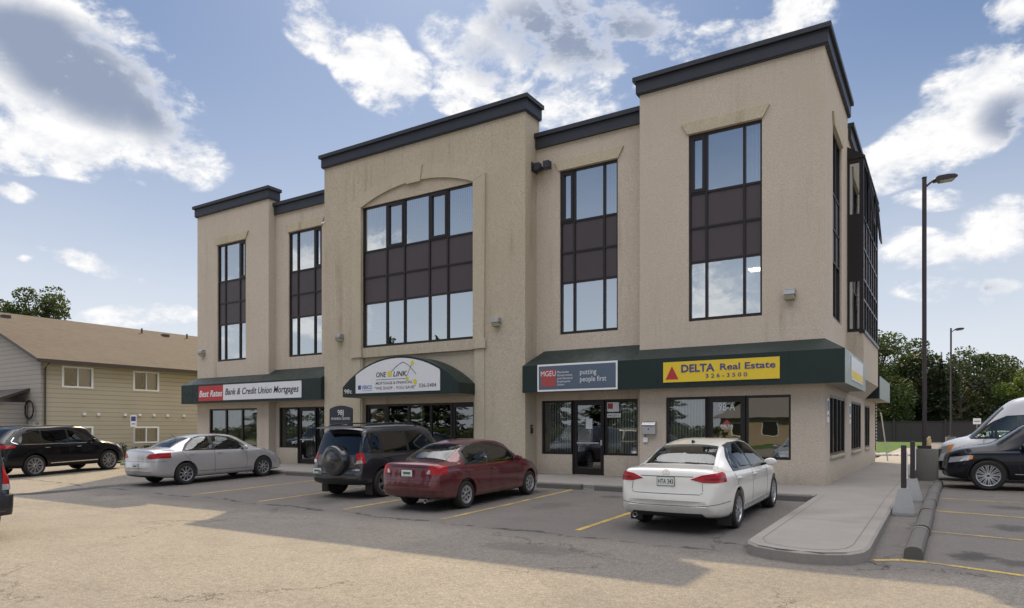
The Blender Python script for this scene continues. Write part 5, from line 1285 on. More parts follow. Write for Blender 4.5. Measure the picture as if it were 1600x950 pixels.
sp['features'] += [
    ('tail_light', 'red_lens', [('E2', [(.48, .86), (.60, .965), (.98, 1.00), (.98, .84), (.60, .82)], -1.3, -.46)], .006),
    ('seam', 'trim', [('E', q, -1.3, -.6) for q in ln([(-.9, .74), (.9, .74)], .008)]+[('E2', q, -1.3, -.8) for q in ln([(.52, .75), (.50, .84)], .007)]
      +[('S', q, .5, 1.2) for q in ln([(.965, .30), (.965, 1.0)], .008)]+[('S', q, .5, 1.2) for q in ln([(-.12, 1.0), (.20, .66)], .007)]+[('S', q, .5, 1.2) for q in ln([(2.08, .32), (2.14, .60), (2.11, .96)], .008)]+[('S', q, .5, 1.2) for q in ln([(.42, .38), (2.3, .36)], .012)], .002),
    ('bumper_insert', 'trim', [('E', [(-.78, .26), (.78, .26), (.72, .33), (-.72, .33)], -1.3, -.70)], .006),
    ('headlight', 'clear_lens', [('S', [(3.30, .68), (3.72, .60), (3.66, .74), (3.22, .82)], .35, 1.3)], .005)]
sp['extra'] = [rod(.30, .0, 1.36, -.22, .14)]
make_car('parked_car', 'silver saloon car leftmost in the row, near the red and white sign', 'car', sp, (-20.22, 12.28), 90)

# charcoal compact off-roader with a covered spare wheel ---------------
def suv(L, W, H, wb, ro, R, Rr, paint_, belt, hood, roofx, slant=.30, tailz=.62, **kw):
    xr = -ro; xf = L-ro; w = W/2; sp = dict(wb=wb, track=W-.26, R=R, Rr=Rr, paint=paint_, tumble=.55, gap=.06)
    rb = kw.get('rb', .06)
    sp['top'] = [(xr, tailz), (xr+rb*.4, tailz+.08), (xr+rb, tailz+.12), (xr+rb+.02, belt-.02), (xr+rb+.05, belt+.06), (xr+rb+.05+slant*.5, belt+(H-belt)*.55), (xr+rb+.05+slant*.9, H-.10), (xr+rb+.08+slant*1.05, H-.055), (xr+.9, H-.015), (roofx, H), (roofx+.6, H-.03), (roofx+.85, H-.09), (wb-.50, hood+.36), (wb-.10, hood+.09), (wb+.05, hood+.045), (wb+.5, hood-.03), (xf-.18, hood-.14), (xf-.06, hood-.27), (xf-.02, .62), (xf, .52)]
    sp['bot'] = [(xr, .50), (xr+.03, .42), (xr+.1, .36), (0, .29), (wb, .27), (xf-.35, .27), (xf-.05, .32), (xf, .42)]
    sp['belt'] = [(xr, tailz-.03), (xr+rb+.02, belt-.12), (xr+.35, belt+.0), (wb*.5, belt-.02), (wb-.1, belt-.05), (xf-.5, hood-.16), (xf-.1, .66), (xf, .5)]
    sp['W'] = [(xr, w*.80), (xr+.03, w*.87), (xr+.10, w*.92), (xr+.35, w*.965), (xr+.8, w*.995), (wb*.5, w), (wb, w), (xf-.4, w*.96), (xf-.15, w*.86), (xf-.03, w*.74), (xf, w*.66)]
    sp['wt'] = [(xr, w*.72), (xr+.15, w*.80), (xr+.5, w*.745), (roofx, w*.74), (roofx+.7, w*.74), (wb-.1, w*.84), (wb+.5, w*.84), (xf, w*.6)]
    return sp
def roof_rails(x0, x1, y, z):
    def f(root, bo, he, hs):
        for s in (-1, 1):
            mb = MB('black'); mb.tube([(x0-.12, s*y, z-.06), (x0, s*y, z+.01), ((x0+x1)/2, s*(y+.02), z+.03), (x1, s*y, z), (x1+.14, s*y, z-.07)], .018, 'black', 8); mb.build('roof_rail', root)
    return f
def spoiler(x, w, z, m='p_grey', l=.22):
    def f(root, bo, he, hs):
        mb = MB(m); mb.prism([(x-l, z-.035), (x+.12, z-.03), (x+.12, z+.012), (x-l+.03, z-.012)], lambda p, q, t: (p, t, q), -w, w, m); mb.build('spoiler', root)
    return f
def spare(y, z, r, m='p_grey'):
    def f(root, bo, he, hs):
        x = he(y, z)+.02; mb = MB(m, 'black')
        mb.lathe([(0, x-.200), (r*.28, x-.200), (r*.31, x-.192), (r*.70, x-.190), (r*.86, x-.182), (r*.95, x-.160), (r*.99, x-.125), (r, x-.06)], (0, y, z), 'x', m, 48); mb.lathe([(r, x-.06), (r*1.01, x-.05), (r*1.01, x+.02), (r*.6, x+.06)], (0, y, z), 'x', 'black', 48)
        mb.build('spare_wheel_cover', root)
    return f
sp = suv(4.38, 1.815, 1.76, 2.66, .86, .355, .22, 'p_grey', 1.06, 1.04, 1.1, slant=.26)
sp.update(spokes=5, style='Y', handles=[(.10, .98), (1.10, .97)], mirror=(1.85, 1.10), rear_plate=.66, plate_y=.60, tw=.225, mirror_mat='p_grey')
A_ = [(-.66, 1.13), (-.10, 1.10), (.02, 1.12), (.08, 1.48), (-.42, 1.57), (-.56, 1.42)]
sp['features'] = [('window_trim', 'trim', [('S', [(-.74, 1.10), (2.0, 1.03), (2.14, 1.10), (1.76, 1.42), (1.48, 1.61), (-.45, 1.61), (-.60, 1.53)], .3, 1.3)], .002),
    ('side_window', 'glass', [('S', [(-.64, 1.13), (-.08, 1.115), (-.08, 1.57), (-.42, 1.575), (-.55, 1.50)], .3, 1.3), ('S', [(0, 1.11), (.86, 1.085), (.86, 1.58), (0, 1.575)], .3, 1.3), ('S', [(.96, 1.083), (1.96, 1.055), (2.04, 1.11), (1.72, 1.40), (1.46, 1.58), (.96, 1.585)], .3, 1.3)], .005),
    ('windscreen', 'glass', [('T', [(1.62, -.56), (2.44, -.70), (2.44, .70), (1.62, .56)], .9, 1.9)], .0045),
    ('rear_window', 'glass', [('E', [(-.70, 1.08), (.70, 1.08), (.62, 1.57), (-.62, 1.57)], -1.2, -.35)], .0045),
    ('tail_light', 'red_lens', [('E2', [(.66, .86), (.66, .99), (.63, 1.10), (.98, 1.14), (.98, .92), (.80, .84)], -1.2, -.62)], .007),
    ('reversing_lamp', 'clear_lens', [('E2', [(.67, .85), (.67, .93), (.84, .95), (.84, .88)], -1.2, -.70)], .010),
    ('cladding', 'trim', [('E', [(-1, .34), (1, .34), (1, .47), (-1, .47)], -1.2, -.56)], .012),
    ('cladding', 'trim', [('S', [(.45, .27), (2.2, .27), (2.2, .42), (.45, .42)], .5, 1.3)], .012),
    ('seam', 'trim', [('E2', q, -1.2, -.6) for q in ln([(.63, .55), (.63, .84)], .008)]+[('S', q, .5, 1.2) for q in ln([(.91, .42), (.91, 1.06)], .008)]+[('S', q, .5, 1.2) for q in ln([(.02, 1.08), (.30, .80)], .008)], .002),
    ('headlight', 'clear_lens', [('S', [(3.05, .74), (3.42, .66), (3.36, .84), (2.95, .90)], .35, 1.3)], .005)]
sp['extra'] = [roof_rails(-.35, 1.4, .60, 1.77), spoiler(-.60, .60, 1.735, 'black'), spare(-.06, .93, .375), flaps(.88)]
sp.update(glass_side_window='glass_t', glass_rear_window='glass_t', seat='seat_dark', cabin=(-.66, 2.3))
make_car('parked_car', 'charcoal compact off-roader with a covered spare wheel on its tailgate', 'car', sp, (-12.5, 12.6), 90)

# black crossover on the left --------------------------------------
sp = suv(4.98, 1.96, 1.80, 2.90, 1.08, .385, .275, 'p_black', 1.14, 1.10, 1.3, slant=.62)
sp.update(spokes=10, style='thin', handles=[(.45, 1.02), (1.65, 1.00)], mirror=(2.15, 1.16), handle_mat='chrome', tw=.24, rear_plate=.78)
sp['features'] = [('window_trim', 'trim', [('S', [(-.66, 1.24), (-.50, 1.18), (2.18, 1.13), (2.34, 1.18), (1.94, 1.45), (1.62, 1.62), (1.1, 1.68), (.1, 1.655), (-.36, 1.55), (-.54, 1.40)], .3, 1.3)], .002),
    ('side_window', 'glass', [('S', [(-.50, 1.26), (-.42, 1.205), (.28, 1.195), (.28, 1.63), (.10, 1.63), (-.30, 1.53), (-.44, 1.40)], .3, 1.3), ('S', [(.34, 1.193), (1.25, 1.175), (1.25, 1.655), (1.1, 1.655), (.34, 1.64)], .3, 1.3), ('S', [(1.33, 1.173), (2.14, 1.155), (2.22, 1.19), (1.90, 1.42), (1.60, 1.59), (1.33, 1.64)], .3, 1.3)], .005),
    ('chrome_line', 'chrome', [('S', q, .3, 1.3) for q in ln([(2.2, 1.118), (-.50, 1.162)], .022)+ln([(-.52, 1.166), (-.72, 1.26)], .022)+ln([(-.725, 1.27), (-.58, 1.42)], .022)], .006),
    ('windscreen', 'glass', [('T', [(1.92, -.60), (2.70, -.74), (2.70, .74), (1.92, .60)], .9, 1.9)], .0045),
    ('rear_window', 'glass', [('T', [(-.42, -.60), (-.94, -.72), (-.94, .72), (-.42, .60)], 1.2, 1.9)], .0045),
    ('tail_light', 'red_lens', [('S', [(-1.2, 1.0), (-.66, 1.06), (-.60, 1.12), (-.9, 1.16), (-1.2, 1.15)], .45, 1.3)], .006),
    ('cladding', 'chrome', [('S', [(.55, .43), (2.4, .43), (2.4, .46), (.55, .455)], .5, 1.3)], .012),
    ('seam', 'trim', [('S', q, .5, 1.2) for q in ln([(1.29, .47), (1.29, 1.15)], .008)], .002),
    ('headlight', 'clear_lens', [('S', [(3.40, .86), (3.80, .78), (3.74, .93), (3.30, 1.00)], .40, 1.3)], .005)]
sp['extra'] = [roof_rails(-.2, 1.6, .66, 1.78)]
sp.update(glass_side_window='glass_t', glass_rear_window='glass_t', seat='seat_dark')
make_car('parked_car', 'glossy black crossover parked in sun in front of the beige house', 'car', sp, (-28.42, 11.5), 101)

# navy off-roader, right ---------------------------------------------
sp = suv(5.09, 1.98, 1.78, 3.00, 1.09, .385, .262, 'p_navy', 1.05, 1.13, 1.35, slant=.48)
sp.update(spokes=12, style='thin', handles=[(.5, .95), (1.6, .93)], mirror=(2.25, 1.08), tw=.26)
sp['features'] = [('window_trim', 'chrome', [('S', [(-.80, 1.16), (-.5, 1.07), (2.20, 1.02), (2.36, 1.08), (1.96, 1.38), (1.66, 1.55), (1.1, 1.62), (.1, 1.60), (-.46, 1.52)], .3, 1.3)], .002),
    ('side_window', 'glass', [('S', [(-.66, 1.14), (-.48, 1.09), (.32, 1.08), (.32, 1.58), (.1, 1.575), (-.42, 1.50)], .3, 1.3), ('S', [(.38, 1.08), (1.30, 1.06), (1.30, 1.59), (.38, 1.585)], .3, 1.3), ('S', [(1.38, 1.06), (2.16, 1.045), (2.26, 1.09), (1.92, 1.36), (1.64, 1.525), (1.38, 1.585)], .3, 1.3)], .005),
    ('windscreen', 'glass', [('T', [(1.98, -.60), (2.78, -.76), (2.78, .76), (1.98, .60)], .9, 1.9)], .0045),
    ('rear_window', 'glass', [('T', [(-.50, -.60), (-.98, -.72), (-.98, .72), (-.50, .60)], 1.08, 1.9)], .0045),
    ('headlight', 'clear_lens', [('S', [(3.42, .76), (3.86, .68), (3.82, .82), (3.36, .90)], .44, 1.3)], .005),
    ('turn_signal', 'amber', [('S', [(3.33, .80), (3.41, .77), (3.40, .87), (3.32, .89)], .44, 1.3)], .006),
    ('grille', 'trim', [('E', [(-.38, .34), (.38, .34), (.46, .84), (-.46, .84)], 3.2, 4.3)], .008),
    ('grille_bars', 'chrome', [('E', q, 3.2, 4.3) for z in (.42, .52, .62, .72) for q in ln([(-.36, z), (.36, z)], .014)], .013),
    ('seam', 'trim', [('S', q, .5, 1.2) for q in ln([(1.34, .40), (1.34, 1.03)], .008)]+[('S', q, .5, 1.2) for q in ln([(2.30, .40), (2.38, .68), (2.33, 1.0)], .008)], .002),
    ('cladding', 'chrome', [('S', [(.55, .42), (2.45, .42), (2.45, .44), (.55, .44)], .5, 1.3)], .010)]
def wiper(root, bo, he, hs):
    mb = MB('black'); mb.tube([(2.86, .5, 1.12), (2.80, -.1, 1.17)], .012, 'black', 5); mb.tube([(2.86, .62, 1.10), (2.74, .72, 1.13)], .012, 'black', 5); mb.build('wiper', root)
sp['extra'] = [wiper]
sp.update(glass_side_window='glass_t', glass_rear_window='glass_t', seat='seat_dark')
make_car('parked_car', 'glossy navy off-roader with many-spoked wheels facing the bumper stops on the right', 'car', sp, (3.92, 22.2), 180)

# high-roof white van ------------------------------------------------
sp = dict(wb=3.3, track=1.78, R=.345, Rr=.215, paint='p_van', tumble=.5, gap=.06, bow=(.03, .22))
xr, xf = -1.2, 4.33
sp['top'] = [(xr, .9), (xr+.02, 2.2), (xr+.06, 2.45), (xr+.2, 2.52), (1.2, 2.54), (2.0, 2.52), (2.35, 2.44), (2.65, 2.22), (3.0, 1.86), (3.38, 1.44), (3.50, 1.36), (3.80, 1.28), (4.14, 1.13), (4.24, .98), (4.31, .72), (xf, .62)]
sp['bot'] = [(xr, .55), (xr+.05, .45), (0, .32), (3.3, .30), (4.1, .28), (4.28, .34), (xf, .5)]
sp['belt'] = [(xr, .8), (xr+.05, 1.3), (2, 1.30), (3.0, 1.25), (3.5, 1.18), (4.1, .98), (xf, .58)]
sp['W'] = [(xr, .93), (xr+.05, .98), (0, 1.03), (3.3, 1.02), (3.9, .96), (4.2, .84), (4.3, .70), (xf, .6)]
sp['wt'] = [(xr, .8), (xr+.1, .86), (2.0, .85), (2.6, .80), (3.4, .84), (4.0, .8), (xf, .5)]
sp.update(spokes=6, style='cap', handles=[(2.15, 1.15)], mirror=(3.05, 1.40), mirror_mat='trim', tw=.23)
sp['features'] = [('window_trim', 'trim', [('S', [(2.08, 1.30), (3.42, 1.27), (3.46, 1.33), (2.86, 1.80), (2.55, 1.95), (2.12, 1.97)], .4, 1.3)], .003),
    ('side_window', 'glass', [('S', [(2.12, 1.34), (2.78, 1.33), (2.78, 1.80), (2.54, 1.92), (2.15, 1.94)], .4, 1.3), ('S', [(2.84, 1.33), (3.36, 1.31), (2.84, 1.76)], .4, 1.3)], .006),
    ('windscreen', 'glass', [('T', [(2.62, -.74), (3.40, -.80), (3.40, .80), (2.62, .74)], 1.2, 2.5)], .005),
    ('headlight', 'clear_lens', [('S', [(3.98, .86), (4.30, .80), (4.26, 1.00), (3.82, 1.12)], .5, 1.3)], .006),
    ('turn_signal', 'amber', [('S', [(3.92, .92), (4.02, .90), (3.96, 1.06), (3.84, 1.10)], .5, 1.3)], .008),
    ('cladding', 'trim', [('E', [(-1, .28), (1, .28), (1, .60), (-1, .60)], 3.9, 4.6)], .010), ('grille', 'trim', [('E', [(-.55, .66), (.55, .66), (.60, .95), (-.60, .95)], 3.9, 4.6)], .010),
    ('seam', 'trim', [('S', q, .5, 1.2) for q in ln([(2.0, .40), (2.0, 2.1)], .010)]+[('S', q, .5, 1.2) for q in ln([(3.12, .62), (3.10, 1.26)], .010)]+[('S', q, .5, 1.2) for q in ln([(-.9, 2.12), (1.9, 2.12)], .010)], .002)]
sp['extra'] = []; sp.update(cabin=(1.7, 3.35), seat='seat_dark')
sp['open'] = True
make_car('parked_van', 'tall white van with a sloping windscreen behind the navy off-roader', 'van', sp, (4.05, 25.35), 180)

# car cut by the left edge ---------------------------------------------
sp = suv(4.7, 1.88, 1.78, 2.75, 1.0, .37, .22, 'p_blue', 1.12, 1.1, 1.1, slant=.18, tailz=.60)
sp.update(spokes=5, style='x', handles=[(.1, 1.0)], mirror=(1.9, 1.15), tw=.24)
sp['features'] = [('window_trim', 'trim', [('S', [(-.80, 1.14), (2.0, 1.08), (2.1, 1.14), (1.7, 1.5), (1.4, 1.62), (-.55, 1.62), (-.70, 1.5)], .3, 1.3)], .002),
    ('side_window', 'glass', [('S', [(-.72, 1.18), (-.1, 1.17), (-.1, 1.58), (-.5, 1.58)], .3, 1.3), ('S', [(0, 1.17), (.9, 1.15), (.9, 1.59), (0, 1.58)], .3, 1.3), ('S', [(1.0, 1.14), (1.94, 1.11), (1.4, 1.58), (1.0, 1.59)], .3, 1.3)], .005),
    ('windscreen', 'glass', [('T', [(1.7, -.56), (2.5, -.72), (2.5, .72), (1.7, .56)], .9, 1.9)], .0045),
    ('rear_window', 'glass', [('E', [(-.72, 1.16), (.72, 1.16), (.66, 1.60), (-.66, 1.60)], -1.3, -.4)], .0045),
    ('tail_light', 'red_lens', [('E2', [(.74, .80), (1, .80), (1, 1.42), (.78, 1.42), (.76, 1.15)], -1.3, -.80)], .008),
    ('reversing_lamp', 'clear_lens', [('E2', [(.74, .80), (1, .80), (1, .89), (.74, .89)], -1.3, -.795)], .011),
    ('bumper', 'trim', [('E', [(-1, .40), (1, .40), (1, .72), (-1, .72)], -1.3, -.60)], .045)]
sp['open'] = False
make_car('parked_car', 'dark vehicle cut off by the left edge, showing its red tail light and bumper', 'car', sp, (-13.62, 4.2), 180)

# two small cars in the distance -----------------------------------------
sp = sedan(4.6, 1.8, 1.47, 2.7, 1.0, .32, .2, 'p_van'); sp.update(spokes=7, style='x', mirror=(1.9, .94), tw=.2)
sp['features'] = std_windows([(-.2, .95), (2.05, .9), (1.6, 1.37), (.7, 1.41), (.1, 1.2)], [[(-.1, .98), (2.0, .93), (1.58, 1.35), (.7, 1.39), (.12, 1.2)]], ((1.9, .52), (2.5, .66)), ((.3, .49), (-.36, .58)))+[('headlight', 'clear_lens', [('S', [(3.2, .62), (3.55, .58), (3.5, .72), (3.1, .76)], .35, 1.3)], .005), ('tail_light', 'red_lens', [('E2', [(.5, .82), (.98, .82), (.98, .97), (.5, .95)], -1.3, -.6)], .006)]
sp['open'] = False
cw = make_car('parked_car', 'distant white car at the far end of the right-hand lot', 'car', sp, (4.1, 52), 180)
sp['paint'] = 'p_silver'; sp['open'] = False
make_car('parked_car', 'distant silver car just beyond the white van', 'car', sp, (3.7, 31.5), 180)

# ------------------------------------------------------------ bumper stops, posts, poles
for i, (x0, x1, s) in enumerate(((-9.25, -7.95, 'beside the dark red saloon'), (-7.55, -5.0, 'left of the white saloon'), (-4.9, -2.46, 'in front of the white saloon'), (-19.0, -16.8, 'right of the silver saloon'), (-16.3, -13.9, 'left of the charcoal off-roader'), (-12.2, -9.6, 'in front of the charcoal off-roader'))):
    mb = MB('rubber_block'); y = 15.98 if x0 > -13 else 15.75
    mb.prism([(-.10, 0), (.10, 0), (.085, .11), (.05, .135), (-.05, .135), (-.085, .11)], lambda p, q, t: (t, p, q), 0, x1-x0, 'rubber_block')
    o = tag(mb.build('wheel_stop'), 'dark concrete wheel stop at the pavement edge %s' % s, 'wheel stop', 'dark wheel stops along the front pavement'); o.location = (x0, y, zg(y))
k = 0
ylist = [10.55, 12.55, 14.6, 16.3, 18.2, 20.2]
names = ['nearest the camera, end face showing', 'second from the camera', 'third from the camera', 'fourth from the camera', 'fifth from the camera', 'farthest, by the lamp pedestal']
for i, y in enumerate(ylist):
    mb = MB('rubber_block'); L_ = (ylist[i+1]-y-.06) if i < 5 else 1.9
    pr = [(-.115, 0), (.115, 0), (.11, .10), (.085, .145), (.035, .165), (-.035, .165), (-.085, .145), (-.11, .10)]
    mb.prism(pr, lambda p, q, t: (p, t, q), 0, L_, 'rubber_block')
    mb.prism([(-.12, .005), (.12, .005), (.115, .104), (.089, .151), (.037, .171), (-.037, .171), (-.089, .151), (-.115, .104)], lambda p, q, t: (p, t, q), L_-.16, L_-.02, 'concrete_dark')
    o = tag(mb.build('bumper_block'), 'grey rounded concrete bumper block in the right-hand row, %s' % names[i], 'bumper block', 'row of concrete bumper blocks on the right')
    o.location = (-.35+.03*i+random.uniform(-.015, .015), y, zg(y)); o.rotation_euler = (radians(1.3) if y < 15 else 0, 0, random.uniform(-.012, .012)-.015)
def bollard(x, y, label, ph):
    t = thing('bollard', label, 'bollard', (x, y, zg(y)), 0, 'posts in concrete pyramids by the walk')
    mb = MB('concrete_grey'); a, b, h = .185, .085, .50
    v = [(-a, -a, 0), (a, -a, 0), (a, a, 0), (-a, a, 0), (-a, -a, .05), (a, -a, .05), (a, a, .05), (-a, a, .05), (-b, -b, h), (b, -b, h), (b, b, h), (-b, b, h)]
    mb.mesh(v, [(0, 1, 5, 4), (1, 2, 6, 5), (2, 3, 7, 6), (3, 0, 4, 7), (4, 5, 9, 8), (5, 6, 10, 9), (6, 7, 11, 10), (7, 4, 8, 11), (8, 9, 10, 11)], 'concrete_grey'); mb.build('base', t)
    mb = MB('pole'); mb.box(-.045, .045, -.045, .045, h-.02, ph, 'pole', bev=.006); mb.build('post', t)
    mb = MB('white'); mb.box(.05, .058, -.1, .2, ph-.62, ph-.12, 'white'); mb.build('sign_plate', t)
bollard(-.66, 14.75, 'dark post in a pale concrete pyramid, nearest the camera', 1.30); bollard(-.60, 17.1, 'dark post in a pale concrete pyramid, second behind the nearest', 1.30)

def lamp(x, y, label, ped=True, azi=0):
    t = thing('street_lamp', label, 'street lamp', (x, y, -.12), azi, 'tall lamp posts in the lot')
    h0 = 0
    if ped:
        mb = MB('concrete_dark'); n = 28
        mb.lathe([(.37, 0), (.37, .93), (.35, .96), (0, .96)], (0, 0, 0), 'z', 'concrete_dark', 36); mb.build('pedestal', t); h0 = .96
    mb = MB('pole'); mb.box(-.15, .15, -.15, .15, h0, h0+.10, 'pole', bev=.01); w_ = .052 if ped else .07; mb.box(-w_, w_, -w_, w_, h0+.10, 9.25, 'pole', bev=.012); mb.box(-w_-.006, w_+.006, -w_-.006, w_+.006, 9.25, 9.28, 'pole'); mb.build('pole', t)
    mb = MB('pole'); mb.tube([(.03, 0, 8.98), (.14, 0, 9.08), (.24, 0, 9.15), (.36, 0, 9.19)], .034, 'pole', 10); mb.build('arm', t)
    mb = MB('pole', 'lens')
    prof = [(.22, .09), (.25, .14), (.33, .17), (.58, .17), (.76, .145), (.83, .10), (.84, .05), (.25, .035)]
    T_ = Matrix.Translation((.05, 0, 9.05)) @ Matrix.Rotation(-radians(7), 4, 'Y')
    mb.prism(prof, lambda p, q, s: tuple(T_ @ Vector((p, s, q))), -.14, .14, 'pole'); hd = mb.build('lamp_head', t)
    mb = MB('lens'); mb.prism([(.33, .034), (.80, .04), (.75, -.02), (.38, -.02)], lambda p, q, s: tuple(T_ @ Vector((p, s, q))), -.10, .10, 'lens'); mb.build('lens', hd)
lamp(-.55, 24.55, 'tall brown lamp post on a round concrete pedestal, the nearer one', True, radians(20)); 
lamp(.35, 62.5, 'slim brown lamp post farther back against the trees', True, radians(20))
# yellow and timber plug-in posts
for i, (x, y) in enumerate(((-.65, 33), (-.7, 36.5), (-.7, 40), (-.75, 44))):
    mb = MB('post_wood'); 
    if i == 0: M['post_wood'] = vary(mat('pale_post', (.42, .34, .17), .8), .2, 4)
    mb.box(-.06, .06, -.06, .06, 0, 1.15, 'post_wood', bev=.01); mb.box(-.09, .09, -.09, .09, .75, 1.0, 'post_wood', bev=.01)
    o = tag(mb.build('plug_post'), 'short pale timber post in the row beyond the lamp pedestal, number %s from the camera' % ('first', 'second', 'third', 'fourth')[i], 'post', 'short pale posts beyond the lamp pedestal'); o['label'] = ('nearest', 'second nearest', 'third nearest', 'farthest')[i]+' short pale timber post beyond the lamp pedestal'; o.location = (x, y, -.12)
# stall sign on the left
t = thing('parking_sign', 'small white and blue parking sign on a thin post by the beige house', 'sign', (-29.3, 16.2, -.12), radians(30))
mb = MB('galv'); mb.tube([(0, 0, 0), (0, 0, 2.2)], .02, 'galv', 6); mb.build('post', t)
mb = MB('white', 'sky_blue', 'sign_red'); mb.box(-.13, .13, -.035, -.022, 1.66, 2.16, 'white'); mb.box(-.10, .10, -.039, -.0355, 1.90, 2.10, 'sign_blue'); mb.box(-.08, .08, -.039, -.0355, 1.76, 1.80, 'sign_red'); mb.build('panel', t)
t = thing('parking_sign', 'small white sign above the distant cars on the right', 'sign', (1.6, 50, -.12), radians(10))
mb = MB('galv'); mb.tube([(0, 0, 0), (0, 0, 2.2)], .02, 'galv', 6); mb.build('post', t); mb = MB('white', 'ink_g'); mb.box(-.2, .2, -.035, -.022, 1.85, 2.2, 'white'); mb.box(-.15, .15, -.038, -.0355, 2.0, 2.05, 'ink_g'); mb.build('panel', t)
# hooped bars leaning at the far corner and a few stones
t = thing('leaning_pipe', 'grey pipe leaning by the far corner of the side wall', 'pipe', (-2.2, 35.2, 0)); mb = MB('galv'); mb.tube([(0, 0, 0), (-.25, .1, 2.0), (-.3, .1, 2.2)], .03, 'galv', 6); mb.build('pipe', t)
t = thing('corner_ladder', 'white notched strip running up the far corner of the side wall', 'ladder', (XS+.0, YE+.02, 0)); mb = MB('white', 'ink')
for i in range(15): mb.box(.0, .06, .0, .05, .55+i*.14, .63+i*.14, 'white')
mb.box(.0, .03, .0, .04, .5, 2.7, 'ink'); mb.build('strip', t)
for i in range(9):
    x, y, r = -2.9+random.uniform(-.5, 1.3), 43+random.uniform(-1.2, 1.0), random.uniform(.2, .36)
    bm = bmesh.new(); bmesh.ops.create_icosphere(bm, subdivisions=2, radius=r)
    for v in bm.verts: v.co = Vector((v.co.x*1.3, v.co.y, v.co.z*.55))*random.uniform(.85, 1.1)
    me = bpy.data.meshes.new('stone'); bm.to_mesh(me); bm.free(); me.materials.append(M['concrete_grey'])
    o = tag(link('stone', me), 'pale grey garden stone in the little heap at the lawn corner', 'stone', 'pale stones at the lawn corner'); o.location = (x, y, .02)

# ------------------------------------------------------------ the house on the left
HX, HY0, HY1 = -37.8, 16.3, 46.0; RXX = -46.0
hb = thing('house', 'long two-storey beige sided apartment house with a brown shingle roof', 'house', (0, 0, 0))
mb = MB('siding', 'siding_g')
Hh = [(17.29, 18.71, 3.6, 4.6), (20.89, 22.27, 3.6, 4.6), (24.9, 26.3, 3.6, 4.6), (17.5, 18.71, .7, 1.53), (20.89, 22.27, .7, 1.53), (24.9, 26.3, .7, 1.53)]
wall(mb, 'y', HX, HY0, HY1, -.2, 5.0, Hh, .08, 'siding')
wall(mb, 'x', HY0, RXX*2-HX, HX, -.2, 5.0, [], .08, 'siding_g')
mb.face([(RXX*2-HX, HY0, 5.0), (HX, HY0, 5.0), (RXX, HY0, 8.1)], 'siding_g')
mb.face([(RXX*2-HX, HY0, -.2), (RXX*2-HX, HY1, -.2), (RXX*2-HX, HY1, 5), (RXX*2-HX, HY0, 5)], 'siding'); mb.face([(RXX*2-HX, HY1, -.2), (HX, HY1, -.2), (HX, HY1, 5), (RXX*2-HX, HY1, 5)], 'siding_g')
mb.box(HX-.1, HX+.025, HY0-.025, HY0+.1, -.2, 5.0, 'siding_g')
mb.build('wall', hb)
mb = MB('shingle', 'gutter')
sl2 = (8.1-5.0)/(HX-RXX)
for s in (1, -1):
    e = HX+.45 if s > 0 else RXX*2-HX-.45; ze2 = 5.0-.45*sl2
    mb.face([(e, HY0-.35, ze2+.06), (e, HY1+.35, ze2+.06), (RXX, HY1+.35, 8.16), (RXX, HY0-.35, 8.16)], 'shingle')
    mb.face([(e, HY0-.35, ze2-.10), (e, HY1+.35, ze2-.10), (e, HY1+.35, ze2+.06), (e, HY0-.35, ze2+.06)], 'gutter')
    for y in (HY0-.35, HY1+.35): mb.face([(e, y, ze2-.10), (e, y, ze2+.06), (RXX, y, 8.16), (RXX, y, 8.0)], 'gutter')
    mb.face([(e, HY0-.35, ze2-.10), (e, HY1+.35, ze2-.10), (RXX, HY1+.35, 8.0), (RXX, HY0-.35, 8.0)], 'gutter')
rf = mb.build('roof', hb)
for y, k in ((17.6, 1), (25.4, 0), (27.0, 1), (28.6, 0)):
    mb = MB('gutter'); x = -45.0; z = 8.16+(x+46)*-sl2
    if k: mb.box(x-.2, x+.2, y-.2, y+.2, z-.1, z+.10, 'gutter')
    else: mb.tube([(x, y, z-.1), (x, y, z+.32)], .055, 'gutter', 8)
    mb.build('roof_vent', rf)
mb = MB('gutter'); mb.box(HX+.44, HX+.56, HY0-.3, HY1, 4.70, 4.83, 'gutter'); mb.tube([(HX+.48, HY0+.15, 4.7), (HX+.1, HY0+.15, 4.45), (HX+.07, HY0+.15, .1)], .045, 'gutter', 8); mb.build('gutter', hb)
for y0, y1, z0, z1 in Hh:
    fn = fny(HX); mb = MB('white')
    for q in ((y0-.05, y0+.05, z0-.05, z1+.05), (y1-.05, y1+.05, z0-.05, z1+.05), (y0+.05, y1-.05, z1-.04, z1+.05), (y0+.05, y1-.05, z0-.05, z0+.04), ((y0+y1)/2-.03, (y0+y1)/2+.03, z0+.04, z1-.04)): bx(mb, fn, *q, -.06, .03, 'white')
    w = mb.build('window', hb); mb = MB('hglass'); mb.face([fn(y0, z0, -.04), fn(y1, z0, -.04), fn(y1, z1, -.04), fn(y0, z1, -.04)], 'hglass'); mb.build('pane', w)
    mb = MB('blind', 'black'); bx(mb, fn, (y0+y1)/2, y1, z0, z1, -.25, -.2, 'blind'); bx(mb, fn, y0, (y0+y1)/2, z0, z1, -.6, -.5, 'black'); mb.build('curtain', w)
for y in (18.3, 19.0, 20.4, 21.2, 22.0, 22.8, 23.8, 25):
    mb = MB('white'); mb.box(HX+.002, HX+.09, y-.07, y+.07, 2.15, 2.28, 'white'); mb.build('vent_cap', hb)
t = thing('lean_to_shed', 'grey lean-to cupboard with a dark sloping roof against the gable end', 'shed', (-40.2, HY0, -.12))
mb = MB('siding_g'); mb.box(-2.4, 1.0, -1.3, -.03, 0, 2.9, 'siding_g'); mb.build('wall', t)
